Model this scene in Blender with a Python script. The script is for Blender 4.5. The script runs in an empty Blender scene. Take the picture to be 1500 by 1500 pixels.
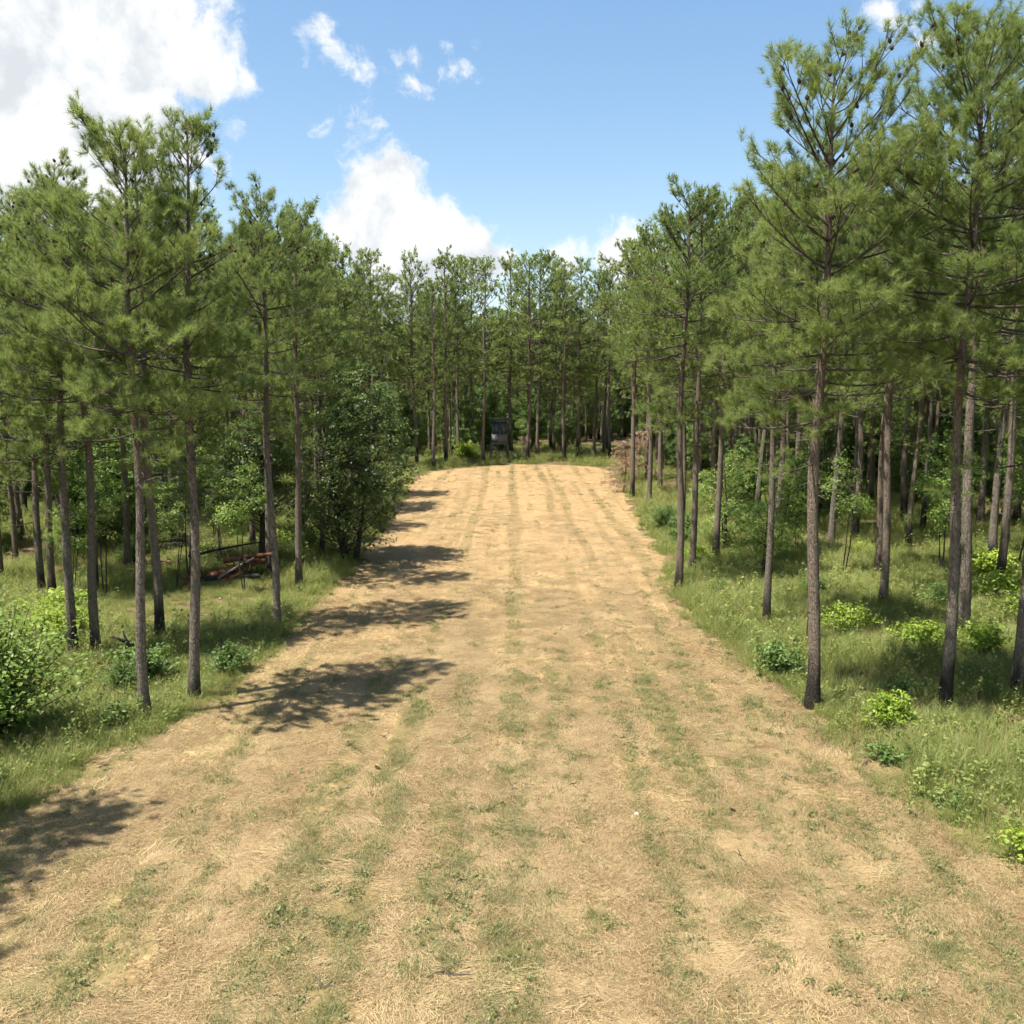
import bpy, math, random
import numpy as np

# ------------------------------------------------------------------ camera, sky, sun, exposure
scene = bpy.context.scene
COL = scene.collection
PI = math.pi

cam_data = bpy.data.cameras.new("camera")
cam = bpy.data.objects.new("camera", cam_data)
COL.objects.link(cam)
cam.location = (0.0, 0.0, 7.5)
cam.rotation_euler = (math.radians(90.0 - 7.6), 0.0, 0.0)
cam_data.sensor_width = 36.0
cam_data.lens = 33.36
cam_data.clip_start = 0.1
cam_data.clip_end = 6000.0
scene.camera = cam

SUN_EL = math.radians(67.0)
SUN_AZ = math.atan2(-0.90, -0.44)          # the sun stands behind the camera, to the left
sun_data = bpy.data.lights.new("sun", 'SUN')
sun_data.energy = 4.0
sun_data.angle = math.radians(0.53)
sun_data.color = (1.0, 0.955, 0.88)
sun = bpy.data.objects.new("sun", sun_data)
COL.objects.link(sun)
sun.location = (-30, -20, 60)
sun.rotation_euler = (PI / 2 - SUN_EL, 0.0, PI - SUN_AZ)

world = bpy.data.worlds.new("World")
scene.world = world
world.use_nodes = True
world.cycles.sampling_method = 'MANUAL'
world.cycles.sample_map_resolution = 512

scene.view_settings.view_transform = 'Standard'
scene.view_settings.look = 'None'
scene.view_settings.gamma = 1.0
scene.view_settings.use_curve_mapping = False
scene.view_settings.exposure = 1.4
scene.cycles.use_adaptive_sampling = True
scene.cycles.adaptive_threshold = 0.04
scene.cycles.adaptive_min_samples = 20
scene.cycles.max_bounces = 8
scene.cycles.diffuse_bounces = 6
scene.cycles.transmission_bounces = 4
scene.cycles.transparent_max_bounces = 4


SKY = 0.104
CLOUD_LIT = (4.1, 4.12, 4.1)
CLOUD_GREY = (2.75, 2.95, 3.12)


class NT:
    """small helper to write node trees compactly"""
    def __init__(self, tree):
        self.t = tree

    def n(self, typ, ins=None, **props):
        nd = self.t.nodes.new(typ)
        for k, v in props.items():
            setattr(nd, k, v)
        if ins:
            for k, v in ins.items():
                s = nd.inputs[k]
                if isinstance(v, bpy.types.NodeSocket):
                    self.t.links.new(v, s)
                else:
                    s.default_value = v
        return nd

    def math(self, op, a, b=0.0, c=None, clamp=False):
        ins = {0: a, 1: b}
        if c is not None:
            ins[2] = c
        nd = self.n('ShaderNodeMath', ins, operation=op)
        nd.use_clamp = clamp
        return nd.outputs[0]

    def vmath(self, op, a, b=None):
        ins = {0: a}
        if b is not None:
            ins[1] = b
        return self.n('ShaderNodeVectorMath', ins, operation=op)

    def mix(self, f, a, b, blend='MIX'):
        nd = self.n('ShaderNodeMix', None, data_type='RGBA', blend_type=blend)
        for i, v in ((0, f), (6, a), (7, b)):
            if isinstance(v, bpy.types.NodeSocket):
                self.t.links.new(v, nd.inputs[i])
            else:
                nd.inputs[i].default_value = v if i == 0 else (*v[:3], 1.0)
        return nd.outputs[2]

    def noise(self, vec, scale, detail=4.0, rough=0.55, dist=0.0):
        nd = self.n('ShaderNodeTexNoise', {'Scale': scale, 'Detail': detail, 'Roughness': rough, 'Distortion': dist})
        if vec is not None:
            self.t.links.new(vec, nd.inputs['Vector'])
        return nd

    def ramp(self, v, lo, hi, a=0.0, b=1.0, smooth=True):
        nd = self.n('ShaderNodeMapRange', {'Value': v, 'From Min': lo, 'From Max': hi, 'To Min': a, 'To Max': b})
        nd.interpolation_type = 'SMOOTHSTEP' if smooth else 'LINEAR'
        return nd.outputs[0]

    def mapping(self, vec, scale=(1, 1, 1), rot=(0, 0, 0), loc=(0, 0, 0)):
        return self.n('ShaderNodeMapping', {'Vector': vec, 'Scale': scale, 'Rotation': rot, 'Location': loc}).outputs[0]


def build_world():
    t = world.node_tree
    for nd in list(t.nodes):
        t.nodes.remove(nd)
    # ---- cumulus density as a function of direction (the clouds are far away, so they sit in the sky dome)
    g = bpy.data.node_groups.new("cloud_density", 'ShaderNodeTree')
    g.interface.new_socket("Direction", in_out='INPUT', socket_type='NodeSocketVector')
    g.interface.new_socket("Density", in_out='OUTPUT', socket_type='NodeSocketFloat')
    g.interface.new_socket("Bulk", in_out='OUTPUT', socket_type='NodeSocketFloat')
    G = NT(g)
    gi = G.n('NodeGroupInput'); go = G.n('NodeGroupOutput')
    d = gi.outputs[0]
    # centre direction (x, y, z), half widths (horizontal, vertical), strength
    blobs = [
        (-0.385, 0.880, 0.340, 0.160, 0.140, 1.9), (-0.290, 0.905, 0.300, 0.065, 0.085, 1.15), (-0.44, 0.87, 0.23, 0.19, 0.12, 1.7),
        (-0.345, 0.92, 0.245, 0.10, 0.07, 1.3),
        (-0.108, 0.980, 0.138, 0.088, 0.076, 2.2), (-0.124, 0.975, 0.186, 0.048, 0.052, 1.9), (-0.052, 0.985, 0.130, 0.062, 0.046, 1.8),
        (-0.160, 0.975, 0.150, 0.045, 0.035, 0.8),
        (-0.157, 0.957, 0.246, 0.026, 0.036, 0.40),
        (-0.178, 0.932, 0.322, 0.024, 0.022, 0.36), (-0.162, 0.938, 0.304, 0.028, 0.020, 0.38), (-0.146, 0.942, 0.292, 0.024, 0.016, 0.36),
        (-0.098, 0.954, 0.286, 0.028, 0.020, 0.38), (-0.099, 0.947, 0.310, 0.022, 0.018, 0.32), (-0.043, 0.951, 0.302, 0.034, 0.022, 0.22),
        (0.049, 0.990, 0.126, 0.034, 0.030, 1.1), (0.112, 0.985, 0.128, 0.046, 0.042, 1.3), (0.15, 0.98, 0.115, 0.05, 0.035, 1.0),
        (0.335, 0.886, 0.322, 0.040, 0.040, 0.36), (0.375, 0.877, 0.288, 0.026, 0.024, 0.28),
    ]
    wob = G.noise(d, 8.0, 5.0, 0.6).outputs['Color']
    wv = G.vmath('SUBTRACT', wob, (0.5, 0.5, 0.5)).outputs[0]
    wv = G.vmath('MULTIPLY', wv, (0.075, 0.05, 0.065)).outputs[0]
    dd = G.vmath('ADD', d, wv).outputs[0]
    acc = None
    for (x, y, z, rh, rv, st) in blobs:
        l = math.sqrt(x * x + y * y + z * z)
        df = G.n('ShaderNodeVectorMath', {0: dd, 1: (1 / rh, 1 / rh, 1 / rv), 2: (-x / l / rh, -y / l / rh, -z / l / rv)}, operation='MULTIPLY_ADD').outputs[0]
        ln = G.vmath('LENGTH', df).outputs['Value']
        m = G.math('MULTIPLY_ADD', ln, -st, st)
        acc = m if acc is None else G.math('MAXIMUM', acc, m)
    puff = G.n('ShaderNodeTexVoronoi', {'Vector': dd, 'Scale': 40.0, 'Smoothness': 0.5}, feature='SMOOTH_F1').outputs['Distance']
    puff = G.math('MULTIPLY_ADD', puff, -0.70, 0.20)
    fb = G.noise(dd, 46.0, 8.0, 0.66).outputs[0]
    fb = G.math('MULTIPLY_ADD', fb, 1.5, -0.80)
    den = G.math('ADD', acc, G.math('ADD', puff, fb))
    den = G.math('SUBTRACT', den, G.ramp(acc, 0.0, -0.35, 0.0, 1.2))   # keep the clear air clear
    g.links.new(den, go.inputs[0])
    g.links.new(acc, go.inputs[1])

    W = NT(t)
    out = W.n('ShaderNodeOutputWorld')
    dirv = W.n('ShaderNodeTexCoord').outputs['Generated']
    dirv = W.vmath('NORMALIZE', dirv).outputs[0]
    sky = W.n('ShaderNodeTexSky', None, sky_type='NISHITA')
    sky.sun_disc = False
    sky.sun_elevation = SUN_EL
    sky.sun_rotation = SUN_AZ
    sky.altitude = 60.0
    sky.air_density = 1.0
    sky.dust_density = 0.6
    sky.ozone_density = 1.2
    skyc = sky.outputs[0]
    den_ = W.n('ShaderNodeVectorMath', {0: skyc, 1: (0.08, 0.08, 0.08), 2: (1, 1, 1)}, operation='MULTIPLY_ADD').outputs[0]
    skyc = W.vmath('DIVIDE', skyc, den_).outputs[0]
    skyc = W.n('ShaderNodeHueSaturation', {'Saturation': 1.2, 'Color': skyc}).outputs[0]
    # the cumulus towards the end of the clearing
    nd = W.n('ShaderNodeGroup'); nd.node_tree = g
    t.links.new(dirv, nd.inputs[0])
    d0, bulk = nd.outputs[0], nd.outputs[1]
    alpha = W.ramp(d0, -0.14, 0.50)
    # billows: the side of each fold turned from the sun is greyer
    fa = W.noise(dirv, 11.0, 7.0, 0.58, 0.3).outputs[0]
    fb_ = W.noise(W.vmath('ADD', dirv, (-0.018, 0.0, 0.034)).outputs[0], 11.0, 7.0, 0.58, 0.3).outputs[0]
    rel = W.math('SUBTRACT', fb_, fa)
    fold = W.math('ADD', W.ramp(rel, -0.10, 0.16), W.ramp(fa, 0.45, 0.75, 0.0, 0.4))
    shade = W.math('MULTIPLY', W.ramp(bulk, 0.05, 0.75), fold, clamp=True)
    ccol = W.mix(shade, CLOUD_LIT, CLOUD_GREY)
    bg_front = W.n('ShaderNodeBackground', {'Color': W.mix(alpha, skyc, ccol), 'Strength': SKY})
    # the same kind of sky all the way round
    rest = W.noise(W.mapping(dirv, scale=(1, 1, 1.6), loc=(0.3, 0.1, 0.0)), 3.2, 5.0, 0.55).outputs[0]
    yy = W.n('ShaderNodeSeparateXYZ', {0: dirv})
    ra = W.math('MULTIPLY', W.ramp(rest, 0.56, 0.68), W.math('MAXIMUM', W.ramp(yy.outputs[1], 0.5, 0.3), W.ramp(yy.outputs[2], 0.66, 0.8)))
    bg_rest = W.n('ShaderNodeBackground', {'Color': W.mix(ra, skyc, CLOUD_LIT), 'Strength': SKY})
    isf = W.math('MULTIPLY', W.math('GREATER_THAN', yy.outputs[1], 0.5), W.math('LESS_THAN', yy.outputs[2], 0.66))
    mx = W.n('ShaderNodeMixShader', {0: isf, 1: bg_rest.outputs[0], 2: bg_front.outputs[0]})
    t.links.new(mx.outputs[0], out.inputs[0])


build_world()

# ------------------------------------------------------------------ materials
def new_mat(name):
    m = bpy.data.materials.new(name)
    m.use_nodes = True
    for nd in list(m.node_tree.nodes):
        m.node_tree.nodes.remove(nd)
    N = NT(m.node_tree)
    out = N.n('ShaderNodeOutputMaterial')
    return m, N, out


def leaf_mat(name, dark, light, trans=0.3, rough=0.55, instancer=False, spread=0.5, warm=None):
    """foliage: colour runs between two tints by a per-tuft value and by plant"""
    m, N, out = new_mat(name)
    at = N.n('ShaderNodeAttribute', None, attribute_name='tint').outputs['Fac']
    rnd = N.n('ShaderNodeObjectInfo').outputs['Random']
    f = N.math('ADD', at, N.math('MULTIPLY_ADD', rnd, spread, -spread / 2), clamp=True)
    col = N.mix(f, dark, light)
    if warm is not None:
        wr = N.n('ShaderNodeAttribute', None, attribute_name='warm').outputs['Fac']
        col = N.mix(wr, col, warm)
    p = N.n('ShaderNodeBsdfPrincipled', {'Base Color': col, 'Roughness': rough})
    p.inputs['Specular IOR Level'].default_value = 0.35
    tr = N.n('ShaderNodeBsdfTranslucent', {'Color': N.mix(0.5, col, (light[0] * 1.1, light[1] * 1.15, light[2] * 0.6))})
    mx = N.n('ShaderNodeMixShader', {0: trans, 1: p.outputs[0], 2: tr.outputs[0]})
    m.node_tree.links.new(mx.outputs[0], out.inputs[0])
    return m


def bark_mat(name, lo, hi, upper=None, char=True, scale=1.0):
    m, N, out = new_mat(name)
    co = N.n('ShaderNodeTexCoord').outputs['Object']
    rnd = N.n('ShaderNodeObjectInfo').outputs['Random']
    off = N.vmath('ADD', co, N.n('ShaderNodeCombineXYZ', {0: N.math('MULTIPLY', rnd, 37.0), 1: N.math('MULTIPLY', rnd, 11.0), 2: 0.0}).outputs[0]).outputs[0]
    v = N.mapping(off, scale=(15 * scale, 15 * scale, 5.0 * scale))
    n1 = N.noise(v, 1.6, 6, 0.65, 0.6).outputs[0]
    vor = N.n('ShaderNodeTexVoronoi', {'Vector': v, 'Scale': 1.5}, feature='DISTANCE_TO_EDGE').outputs['Distance']
    crack = N.ramp(vor, 0.0, 0.14)
    col = N.mix(N.ramp(n1, 0.3, 0.7), lo, hi)
    col = N.mix(N.math('MULTIPLY', N.math('SUBTRACT', 1.0, crack), 0.55), col, (lo[0] * 0.35, lo[1] * 0.33, lo[2] * 0.32))
    z = N.n('ShaderNodeSeparateXYZ', {0: co}).outputs[2]
    if upper is not None:
        big = N.noise(off, 0.6, 2).outputs[0]
        f = N.ramp(N.math('ADD', z, N.math('MULTIPLY', big, 3.0)), 5.0, 9.5)
        col = N.mix(N.math('MULTIPLY', f, 0.75), col, N.mix(n1, upper, (upper[0] * 1.5, upper[1] * 1.4, upper[2] * 1.35)))
    # plates and lichen: paler blotches
    col = N.mix(N.math('MULTIPLY', N.math('FRACT', N.math('MULTIPLY', rnd, 7.3)), 0.45), col, (lo[0] * 1.45, lo[1] * 1.2, lo[2] * 1.0))
    bl = N.noise(off, 2.4, 3).outputs[0]
    col = N.mix(N.ramp(bl, 0.55, 0.75, 0.0, 0.35), col, (hi[0] * 1.2, hi[1] * 1.2, hi[2] * 1.2))
    if char:
        # the stand has been burnt over: soot climbs the foot of the trunk to an uneven height
        nz = N.noise(N.mapping(off, scale=(3, 3, 0.5)), 1.3, 4).outputs[0]
        h = N.math('MULTIPLY_ADD', rnd, 1.3, 0.15)
        f = N.math('SUBTRACT', N.math('MULTIPLY_ADD', nz, 1.8, h), z)
        f = N.ramp(f, 0.5, 1.3)
        col = N.mix(N.math('MULTIPLY', f, 0.86), col, (0.012, 0.011, 0.011))
    bump = N.n('ShaderNodeBump', {'Strength': 0.8, 'Distance': 0.03, 'Height': N.math('ADD', crack, N.math('MULTIPLY', n1, 0.5))})
    p = N.n('ShaderNodeBsdfPrincipled', {'Base Color': col, 'Roughness': 0.9, 'Normal': bump.outputs[0]})
    p.inputs['Specular IOR Level'].default_value = 0.2
    m.node_tree.links.new(p.outputs[0], out.inputs[0])
    return m


def plain_mat(name, a, b, scale=6.0, rough=0.85, stretch=(1, 1, 1), bump=0.2):
    m, N, out = new_mat(name)
    co = N.mapping(N.n('ShaderNodeTexCoord').outputs['Object'], scale=stretch)
    n = N.noise(co, scale, 5, 0.6).outputs[0]
    col = N.mix(N.ramp(n, 0.3, 0.7), a, b)
    bp = N.n('ShaderNodeBump', {'Strength': bump, 'Distance': 0.02, 'Height': n})
    p = N.n('ShaderNodeBsdfPrincipled', {'Base Color': col, 'Roughness': rough, 'Normal': bp.outputs[0]})
    p.inputs['Specular IOR Level'].default_value = 0.25
    m.node_tree.links.new(p.outputs[0], out.inputs[0])
    return m


M = {}
M['bark'] = bark_mat('pine_bark', (0.145, 0.120, 0.094), (0.295, 0.255, 0.205), upper=(0.118, 0.090, 0.066))
M['limb'] = plain_mat('pine_limb_bark', (0.05, 0.04, 0.03), (0.11, 0.09, 0.07), 5.0)
M['deadlimb'] = plain_mat('dead_limb', (0.11, 0.09, 0.075), (0.21, 0.18, 0.15), 5.0)
M['needle'] = leaf_mat('pine_needles', (0.112, 0.165, 0.050), (0.325, 0.38, 0.125), 0.52, 0.5, warm=(0.17, 0.10, 0.035))
M['needle_dead'] = leaf_mat('dead_pine_needles', (0.36, 0.23, 0.155), (0.56, 0.40, 0.29), 0.25, 0.8)
M['cone'] = plain_mat('pine_cone', (0.045, 0.028, 0.02), (0.10, 0.06, 0.04), 30)
M['oakleaf'] = leaf_mat('dark_oak_leaves', (0.055, 0.095, 0.028), (0.165, 0.225, 0.072), 0.45, 0.42)
M['leaf'] = leaf_mat('hardwood_leaves', (0.065, 0.125, 0.030), (0.21, 0.30, 0.085), 0.45, 0.45)
M['midleaf'] = leaf_mat('pale_bush_leaves', (0.10, 0.175, 0.033), (0.30, 0.40, 0.10), 0.42, 0.45)
M['limeleaf'] = leaf_mat('lime_shrub_leaves', (0.16, 0.25, 0.03), (0.42, 0.52, 0.085), 0.42, 0.45)
M['hbark'] = bark_mat('hardwood_bark', (0.05, 0.043, 0.037), (0.12, 0.105, 0.09), char=False, scale=1.6)
M['grass'] = leaf_mat('grass_blades', (0.10, 0.152, 0.030), (0.33, 0.36, 0.105), 0.4, 0.55, spread=0.7, warm=(0.36, 0.28, 0.13))
M['sprout'] = leaf_mat('green_regrowth_blades', (0.105, 0.122, 0.040), (0.28, 0.28, 0.105), 0.25, 0.55, spread=0.6)
M['straw'] = leaf_mat('cut_straw', (0.155, 0.098, 0.042), (0.61, 0.455, 0.24), 0.12, 0.6, spread=0.55)
M['redrot'] = plain_mat('rotten_red_wood', (0.075, 0.032, 0.02), (0.26, 0.105, 0.055), 5.0, 0.95, (1, 1, 1), 0.8)
M['greywood'] = plain_mat('weathered_wood', (0.13, 0.105, 0.085), (0.30, 0.26, 0.22), 3.0, 0.9, (1, 6, 6), 0.5)
M['charwood'] = plain_mat('charred_wood', (0.012, 0.011, 0.010), (0.05, 0.042, 0.038), 5.0, 0.9, (1, 1, 1), 0.6)


def ground_material():
    m, N, out = new_mat('woodland_floor')
    co = N.n('ShaderNodeTexCoord').outputs['Object']
    a = N.noise(co, 0.22, 4, 0.6).outputs[0]
    b = N.noise(co, 1.4, 6, 0.65).outputs[0]
    c = N.noise(co, 9.0, 5, 0.7).outputs[0]
    litter = N.mix(c, (0.105, 0.062, 0.032), (0.24, 0.155, 0.085))
    moss = N.mix(c, (0.050, 0.068, 0.018), (0.13, 0.135, 0.042))
    f = N.ramp(N.math('ADD', N.math('MULTIPLY', a, 0.6), N.math('MULTIPLY', b, 0.6)), 0.42, 0.68)
    col = N.mix(f, moss, litter)
    bp = N.n('ShaderNodeBump', {'Strength': 0.6, 'Distance': 0.06, 'Height': N.math('ADD', b, c)})
    p = N.n('ShaderNodeBsdfPrincipled', {'Base Color': col, 'Roughness': 0.95, 'Normal': bp.outputs[0]})
    p.inputs['Specular IOR Level'].default_value = 0.15
    m.node_tree.links.new(p.outputs[0], out.inputs[0])
    return m


def field_material():
    m, N, out = new_mat('mown_straw_field')
    co = N.n('ShaderNodeTexCoord').outputs['Object']
    xyz = N.n('ShaderNodeSeparateXYZ', {0: co})
    x, y = xyz.outputs[0], xyz.outputs[1]
    fine = N.noise(co, 14.0, 6, 0.7).outputs[0]
    med = N.noise(N.mapping(co, scale=(1, 0.3, 1)), 2.2, 5, 0.62).outputs[0]
    big = N.noise(co, 0.33, 4, 0.55).outputs[0]
    mott = N.noise(N.mapping(co, scale=(1, 0.45, 1)), 5.5, 4, 0.7).outputs[0]
    # thatch lies in combed swirls
    warp = N.noise(co, 0.8, 3).outputs['Color']
    wco = N.vmath('ADD', co, N.vmath('MULTIPLY', warp, (2.4, 2.4, 0)).outputs[0]).outputs[0]
    fib = N.noise(N.mapping(wco, scale=(20.0, 4.0, 1.0), rot=(0, 0, -0.5)), 1.0, 5, 0.65).outputs[0]
    fib2 = N.noise(N.mapping(wco, scale=(18.0, 4.0, 1.0), rot=(0, 0, 0.7)), 1.0, 5, 0.65).outputs[0]
    fibm = N.mix(N.ramp(med, 0.4, 0.6), fib, fib2)
    straw = N.mix(N.ramp(fibm, 0.36, 0.66), (0.175, 0.108, 0.047), (0.54, 0.385, 0.195))
    # the mower's passes run up the field
    rowv = N.mapping(co, scale=(1.0, 0.035, 1.0))
    rows = N.noise(rowv, 0.75, 3, 0.6, 0.15).outputs[0]
    rows2 = N.noise(N.mapping(co, scale=(1.0, 0.06, 1.0), loc=(5, 0, 0)), 2.4, 3, 0.6, 0.2).outputs[0]
    rw = N.math('ADD', N.math('MULTIPLY', rows, 0.62), N.math('MULTIPLY', rows2, 0.38))
    col = N.mix(N.ramp(rw, 0.50, 0.62, 0.0, 0.42), straw, (0.145, 0.092, 0.045))
    # bare sandy clay shows more towards the far end
    far = N.ramp(y, 16.0, 60.0, 0.0, 1.0, False)
    lane = N.noise(N.mapping(co, scale=(1.0, 0.12, 1.0), loc=(9, 3, 0)), 0.9, 4, 0.6, 0.2).outputs[0]
    soilm = N.math('ADD', N.math('MULTIPLY', lane, 0.70), N.math('ADD', N.math('MULTIPLY', mott, 0.28), N.math('MULTIPLY', big, 0.2)))
    soilm = N.ramp(N.math('MULTIPLY_ADD', far, 0.12, soilm), 0.60, 0.80)
    soil = N.mix(fine, (0.28, 0.158, 0.068), (0.50, 0.345, 0.172))
    col = N.mix(N.math('MULTIPLY', soilm, 0.75), col, soil)
    # olive stubble, thick near the camera and along some passes, broken up finely
    near = N.ramp(y, 12.0, 46.0, 1.0, 0.0, False)
    gm = N.math('ADD', N.math('MULTIPLY', med, 0.18), N.math('ADD', N.math('MULTIPLY', rw, 0.50), N.math('MULTIPLY', mott, 0.47)))
    gm = N.math('ADD', gm, N.math('MULTIPLY', near, 0.07))
    gm = N.ramp(gm, 0.56, 0.70)
    grn = N.mix(fine, (0.095, 0.092, 0.034), (0.25, 0.22, 0.09))
    col = N.mix(N.math('MULTIPLY', gm, N.math('MULTIPLY_ADD', near, 0.55, 0.22)), col, grn)
    # wheel and mower lanes, clearest on the right half and up the far slope
    sn = N.n('ShaderNodeAttribute', None, attribute_name='lane').outputs['Fac']
    ln = N.math('MULTIPLY', N.ramp(sn, -0.1, 0.9), N.ramp(N.math('ADD', mott, N.math('MULTIPLY', med, 0.6)), 0.62, 0.92, 0.35, 1.0))
    ln = N.math('MULTIPLY', ln, N.ramp(x, -8.0, 0.0, 0.45, 1.0))
    col = N.mix(N.math('MULTIPLY', ln, N.ramp(y, 12.0, 40.0, 0.72, 0.78)), col, N.mix(fine, (0.135, 0.098, 0.040), (0.26, 0.185, 0.080)))
    # dark gaps and rust-brown matted bits
    col = N.mix(N.ramp(mott, 0.57, 0.72, 0.0, 0.55), col, (0.215, 0.115, 0.052))
    col = N.mix(N.ramp(N.math('ADD', N.math('MULTIPLY', fine, 0.6), N.math('MULTIPLY', mott, 0.4)), 0.50, 0.32, 0.0, 0.85), col, (0.09, 0.06, 0.03))
    bp = N.n('ShaderNodeBump', {'Strength': 0.55, 'Distance': 0.05, 'Height': N.math('ADD', fine, N.math('ADD', fibm, N.math('MULTIPLY', med, 1.5)))})
    p = N.n('ShaderNodeBsdfPrincipled', {'Base Color': col, 'Roughness': 0.9, 'Normal': bp.outputs[0]})
    p.inputs['Specular IOR Level'].default_value = 0.15
    m.node_tree.links.new(p.outputs[0], out.inputs[0])
    return m


M['ground'] = ground_material()
M['field'] = field_material()

# ------------------------------------------------------------------ mesh helpers
def make_mesh(name, parts):
    """parts: list of (verts Nx3, faces as list of (array Mxk)), material, dict of per-vertex floats)"""
    me = bpy.data.meshes.new(name)
    V = []; loops = []; starts = []; tots = []; mats = []; off = 0; ls = 0
    names = set()
    for p in parts:
        names |= set(p[3].keys())
    attrs = {k: [] for k in names}
    for mi, (v, fs, mat, at) in enumerate(parts):
        V.append(v)
        for f in fs:
            if len(f) == 0:
                continue
            k = f.shape[1]
            loops.append((f + off).ravel())
            starts.append(ls + np.arange(len(f)) * k)
            tots.append(np.full(len(f), k))
            mats.append(np.full(len(f), mi))
            ls += f.size
        for k in names:
            attrs[k].append(at.get(k, np.zeros(len(v))))
        off += len(v)
        me.materials.append(mat)
    V = np.concatenate(V).astype(np.float32)
    loops = np.concatenate(loops).astype(np.int32)
    starts = np.concatenate(starts).astype(np.int32)
    me.vertices.add(len(V)); me.vertices.foreach_set('co', V.ravel())
    me.loops.add(len(loops)); me.loops.foreach_set('vertex_index', loops)
    me.polygons.add(len(starts)); me.polygons.foreach_set('loop_start', starts)
    me.polygons.foreach_set('material_index', np.concatenate(mats).astype(np.int32))
    for k in names:
        a = me.attributes.new(k, 'FLOAT', 'POINT')
        a.data.foreach_set('value', np.concatenate(attrs[k]).astype(np.float32))
    me.update(calc_edges=True)
    return me


def smooth(me):
    me.polygons.foreach_set('use_smooth', np.ones(len(me.polygons), dtype=bool))
    return me


def obj(name, me, parent=None, **props):
    o = bpy.data.objects.new(name, me)
    COL.objects.link(o)
    if parent is not None:
        o.parent = parent
    for k, v in props.items():
        o[k] = v
    return o


def thing(name, label, cat, loc, rotz=0.0, scale=1.0, group=None, tilt=(0, 0)):
    o = bpy.data.objects.new(name, None)
    o.empty_display_size = 0.3
    COL.objects.link(o)
    o.location = loc
    o.rotation_euler = (tilt[0], tilt[1], rotz)
    o.scale = (scale, scale, scale) if not isinstance(scale, tuple) else scale
    o['label'] = label; o['category'] = cat
    if group:
        o['group'] = group
    return o


def frames(d):
    """orthonormal side vectors for directions d (N,3)"""
    d = d / np.linalg.norm(d, axis=1, keepdims=True)
    ref = np.where(np.abs(d[:, 2:3]) > 0.9, np.array([[1.0, 0, 0]]), np.array([[0, 0, 1.0]]))
    a = np.cross(ref, d); a /= np.linalg.norm(a, axis=1, keepdims=True)
    b = np.cross(d, a)
    return d, a, b


def tube(path, radii, sides=6, cap=True, jit=0.0, rng=None):
    path = np.asarray(path, float); radii = np.asarray(radii, float)
    tan = np.gradient(path, axis=0)
    d, a, b = frames(tan)
    # keep the frame from flipping
    for i in range(1, len(d)):
        a[i] = a[i - 1] - d[i] * np.dot(a[i - 1], d[i]); a[i] /= np.linalg.norm(a[i]); b[i] = np.cross(d[i], a[i])
    th = np.arange(sides) * 2 * PI / sides
    r = radii[:, None] * np.ones((1, sides))
    if jit and rng is not None:
        r = r * (1 + rng.normal(0, jit, r.shape))
    ring = path[:, None, :] + r[..., None] * (np.cos(th)[None, :, None] * a[:, None, :] + np.sin(th)[None, :, None] * b[:, None, :])
    V = ring.reshape(-1, 3)
    n = len(path)
    i = np.arange(n - 1)[:, None] * sides; j = np.arange(sides)[None, :]; j2 = (j + 1) % sides
    F = np.stack([i + j, i + j2, i + sides + j2, i + sides + j], -1).reshape(-1, 4)
    fs = [F]
    if cap:
        V = np.vstack([V, path[0], path[-1]])
        c0, c1 = n * sides, n * sides + 1
        jj = np.arange(sides); kk = (jj + 1) % sides
        fs.append(np.stack([np.full(sides, c0), kk, jj], -1))
        fs.append(np.stack([np.full(sides, c1), (n - 1) * sides + jj, (n - 1) * sides + kk], -1))
    return V, fs


def join(geos):
    """list of (V, [faces]) -> one (V, [quads, tris])"""
    V = []; by = {}
    off = 0
    for v, fs in geos:
        V.append(v)
        for f in fs:
            by.setdefault(f.shape[1], []).append(f + off)
        off += len(v)
    return np.vstack(V), [np.concatenate(x) for x in by.values()]


def vnoise(x, y, seed=0):
    """smooth value noise in 0..1"""
    xi = np.floor(x).astype(np.int64); yi = np.floor(y).astype(np.int64)
    fx = x - xi; fy = y - yi
    fx = fx * fx * (3 - 2 * fx); fy = fy * fy * (3 - 2 * fy)
    def h(a, b):
        n = (a * 374761393 + b * 668265263 + seed * 1442695041) & 0xffffffff
        n = ((n ^ (n >> 13)) * 1274126177) & 0xffffffff
        return ((n ^ (n >> 16)) & 0xffff) / 65535.0
    return (h(xi, yi) * (1 - fx) + h(xi + 1, yi) * fx) * (1 - fy) + (h(xi, yi + 1) * (1 - fx) + h(xi + 1, yi + 1) * fx) * fy


def fbm(x, y, seed=0, oct=4):
    s = 0; a = 0.5; t = 0
    for k in range(oct):
        s = s + a * vnoise(x * 2 ** k, y * 2 ** k, seed + k * 17); t += a; a *= 0.5
    return s / t


# ------------------------------------------------------------------ the lie of the land
LEFT = np.array([(-10.5, -30), (-9.6, 5), (-9.0, 12), (-8.6, 15.3), (-8.0, 19.0), (-7.4, 20.4), (-6.8, 22.3), (-6.6, 25.8), (-6.7, 30.6), (-6.4, 39.0),
                 (-6.6, 46.1), (-7.2, 63.1), (-7.9, 74.5), (-6.8, 83.0), (-3.4, 88.0), (0, 90.5)])
RIGHT = np.array([(8.6, -30), (8.0, 5), (7.7, 13.2), (7.5, 14.3), (7.2, 16.2), (6.8, 18.5), (6.7, 20.4), (6.5, 23.4), (5.9, 26.5), (5.8, 33.7), (6.4, 42.2),
                  (7.3, 56.2), (8.6, 77.3), (8.4, 86.0), (5.5, 89.5), (0, 90.5)])


def field_edges(y):
    l = np.interp(y, LEFT[:, 1], LEFT[:, 0]); r = np.interp(y, RIGHT[:, 1], RIGHT[:, 0])
    return l, r


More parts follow.
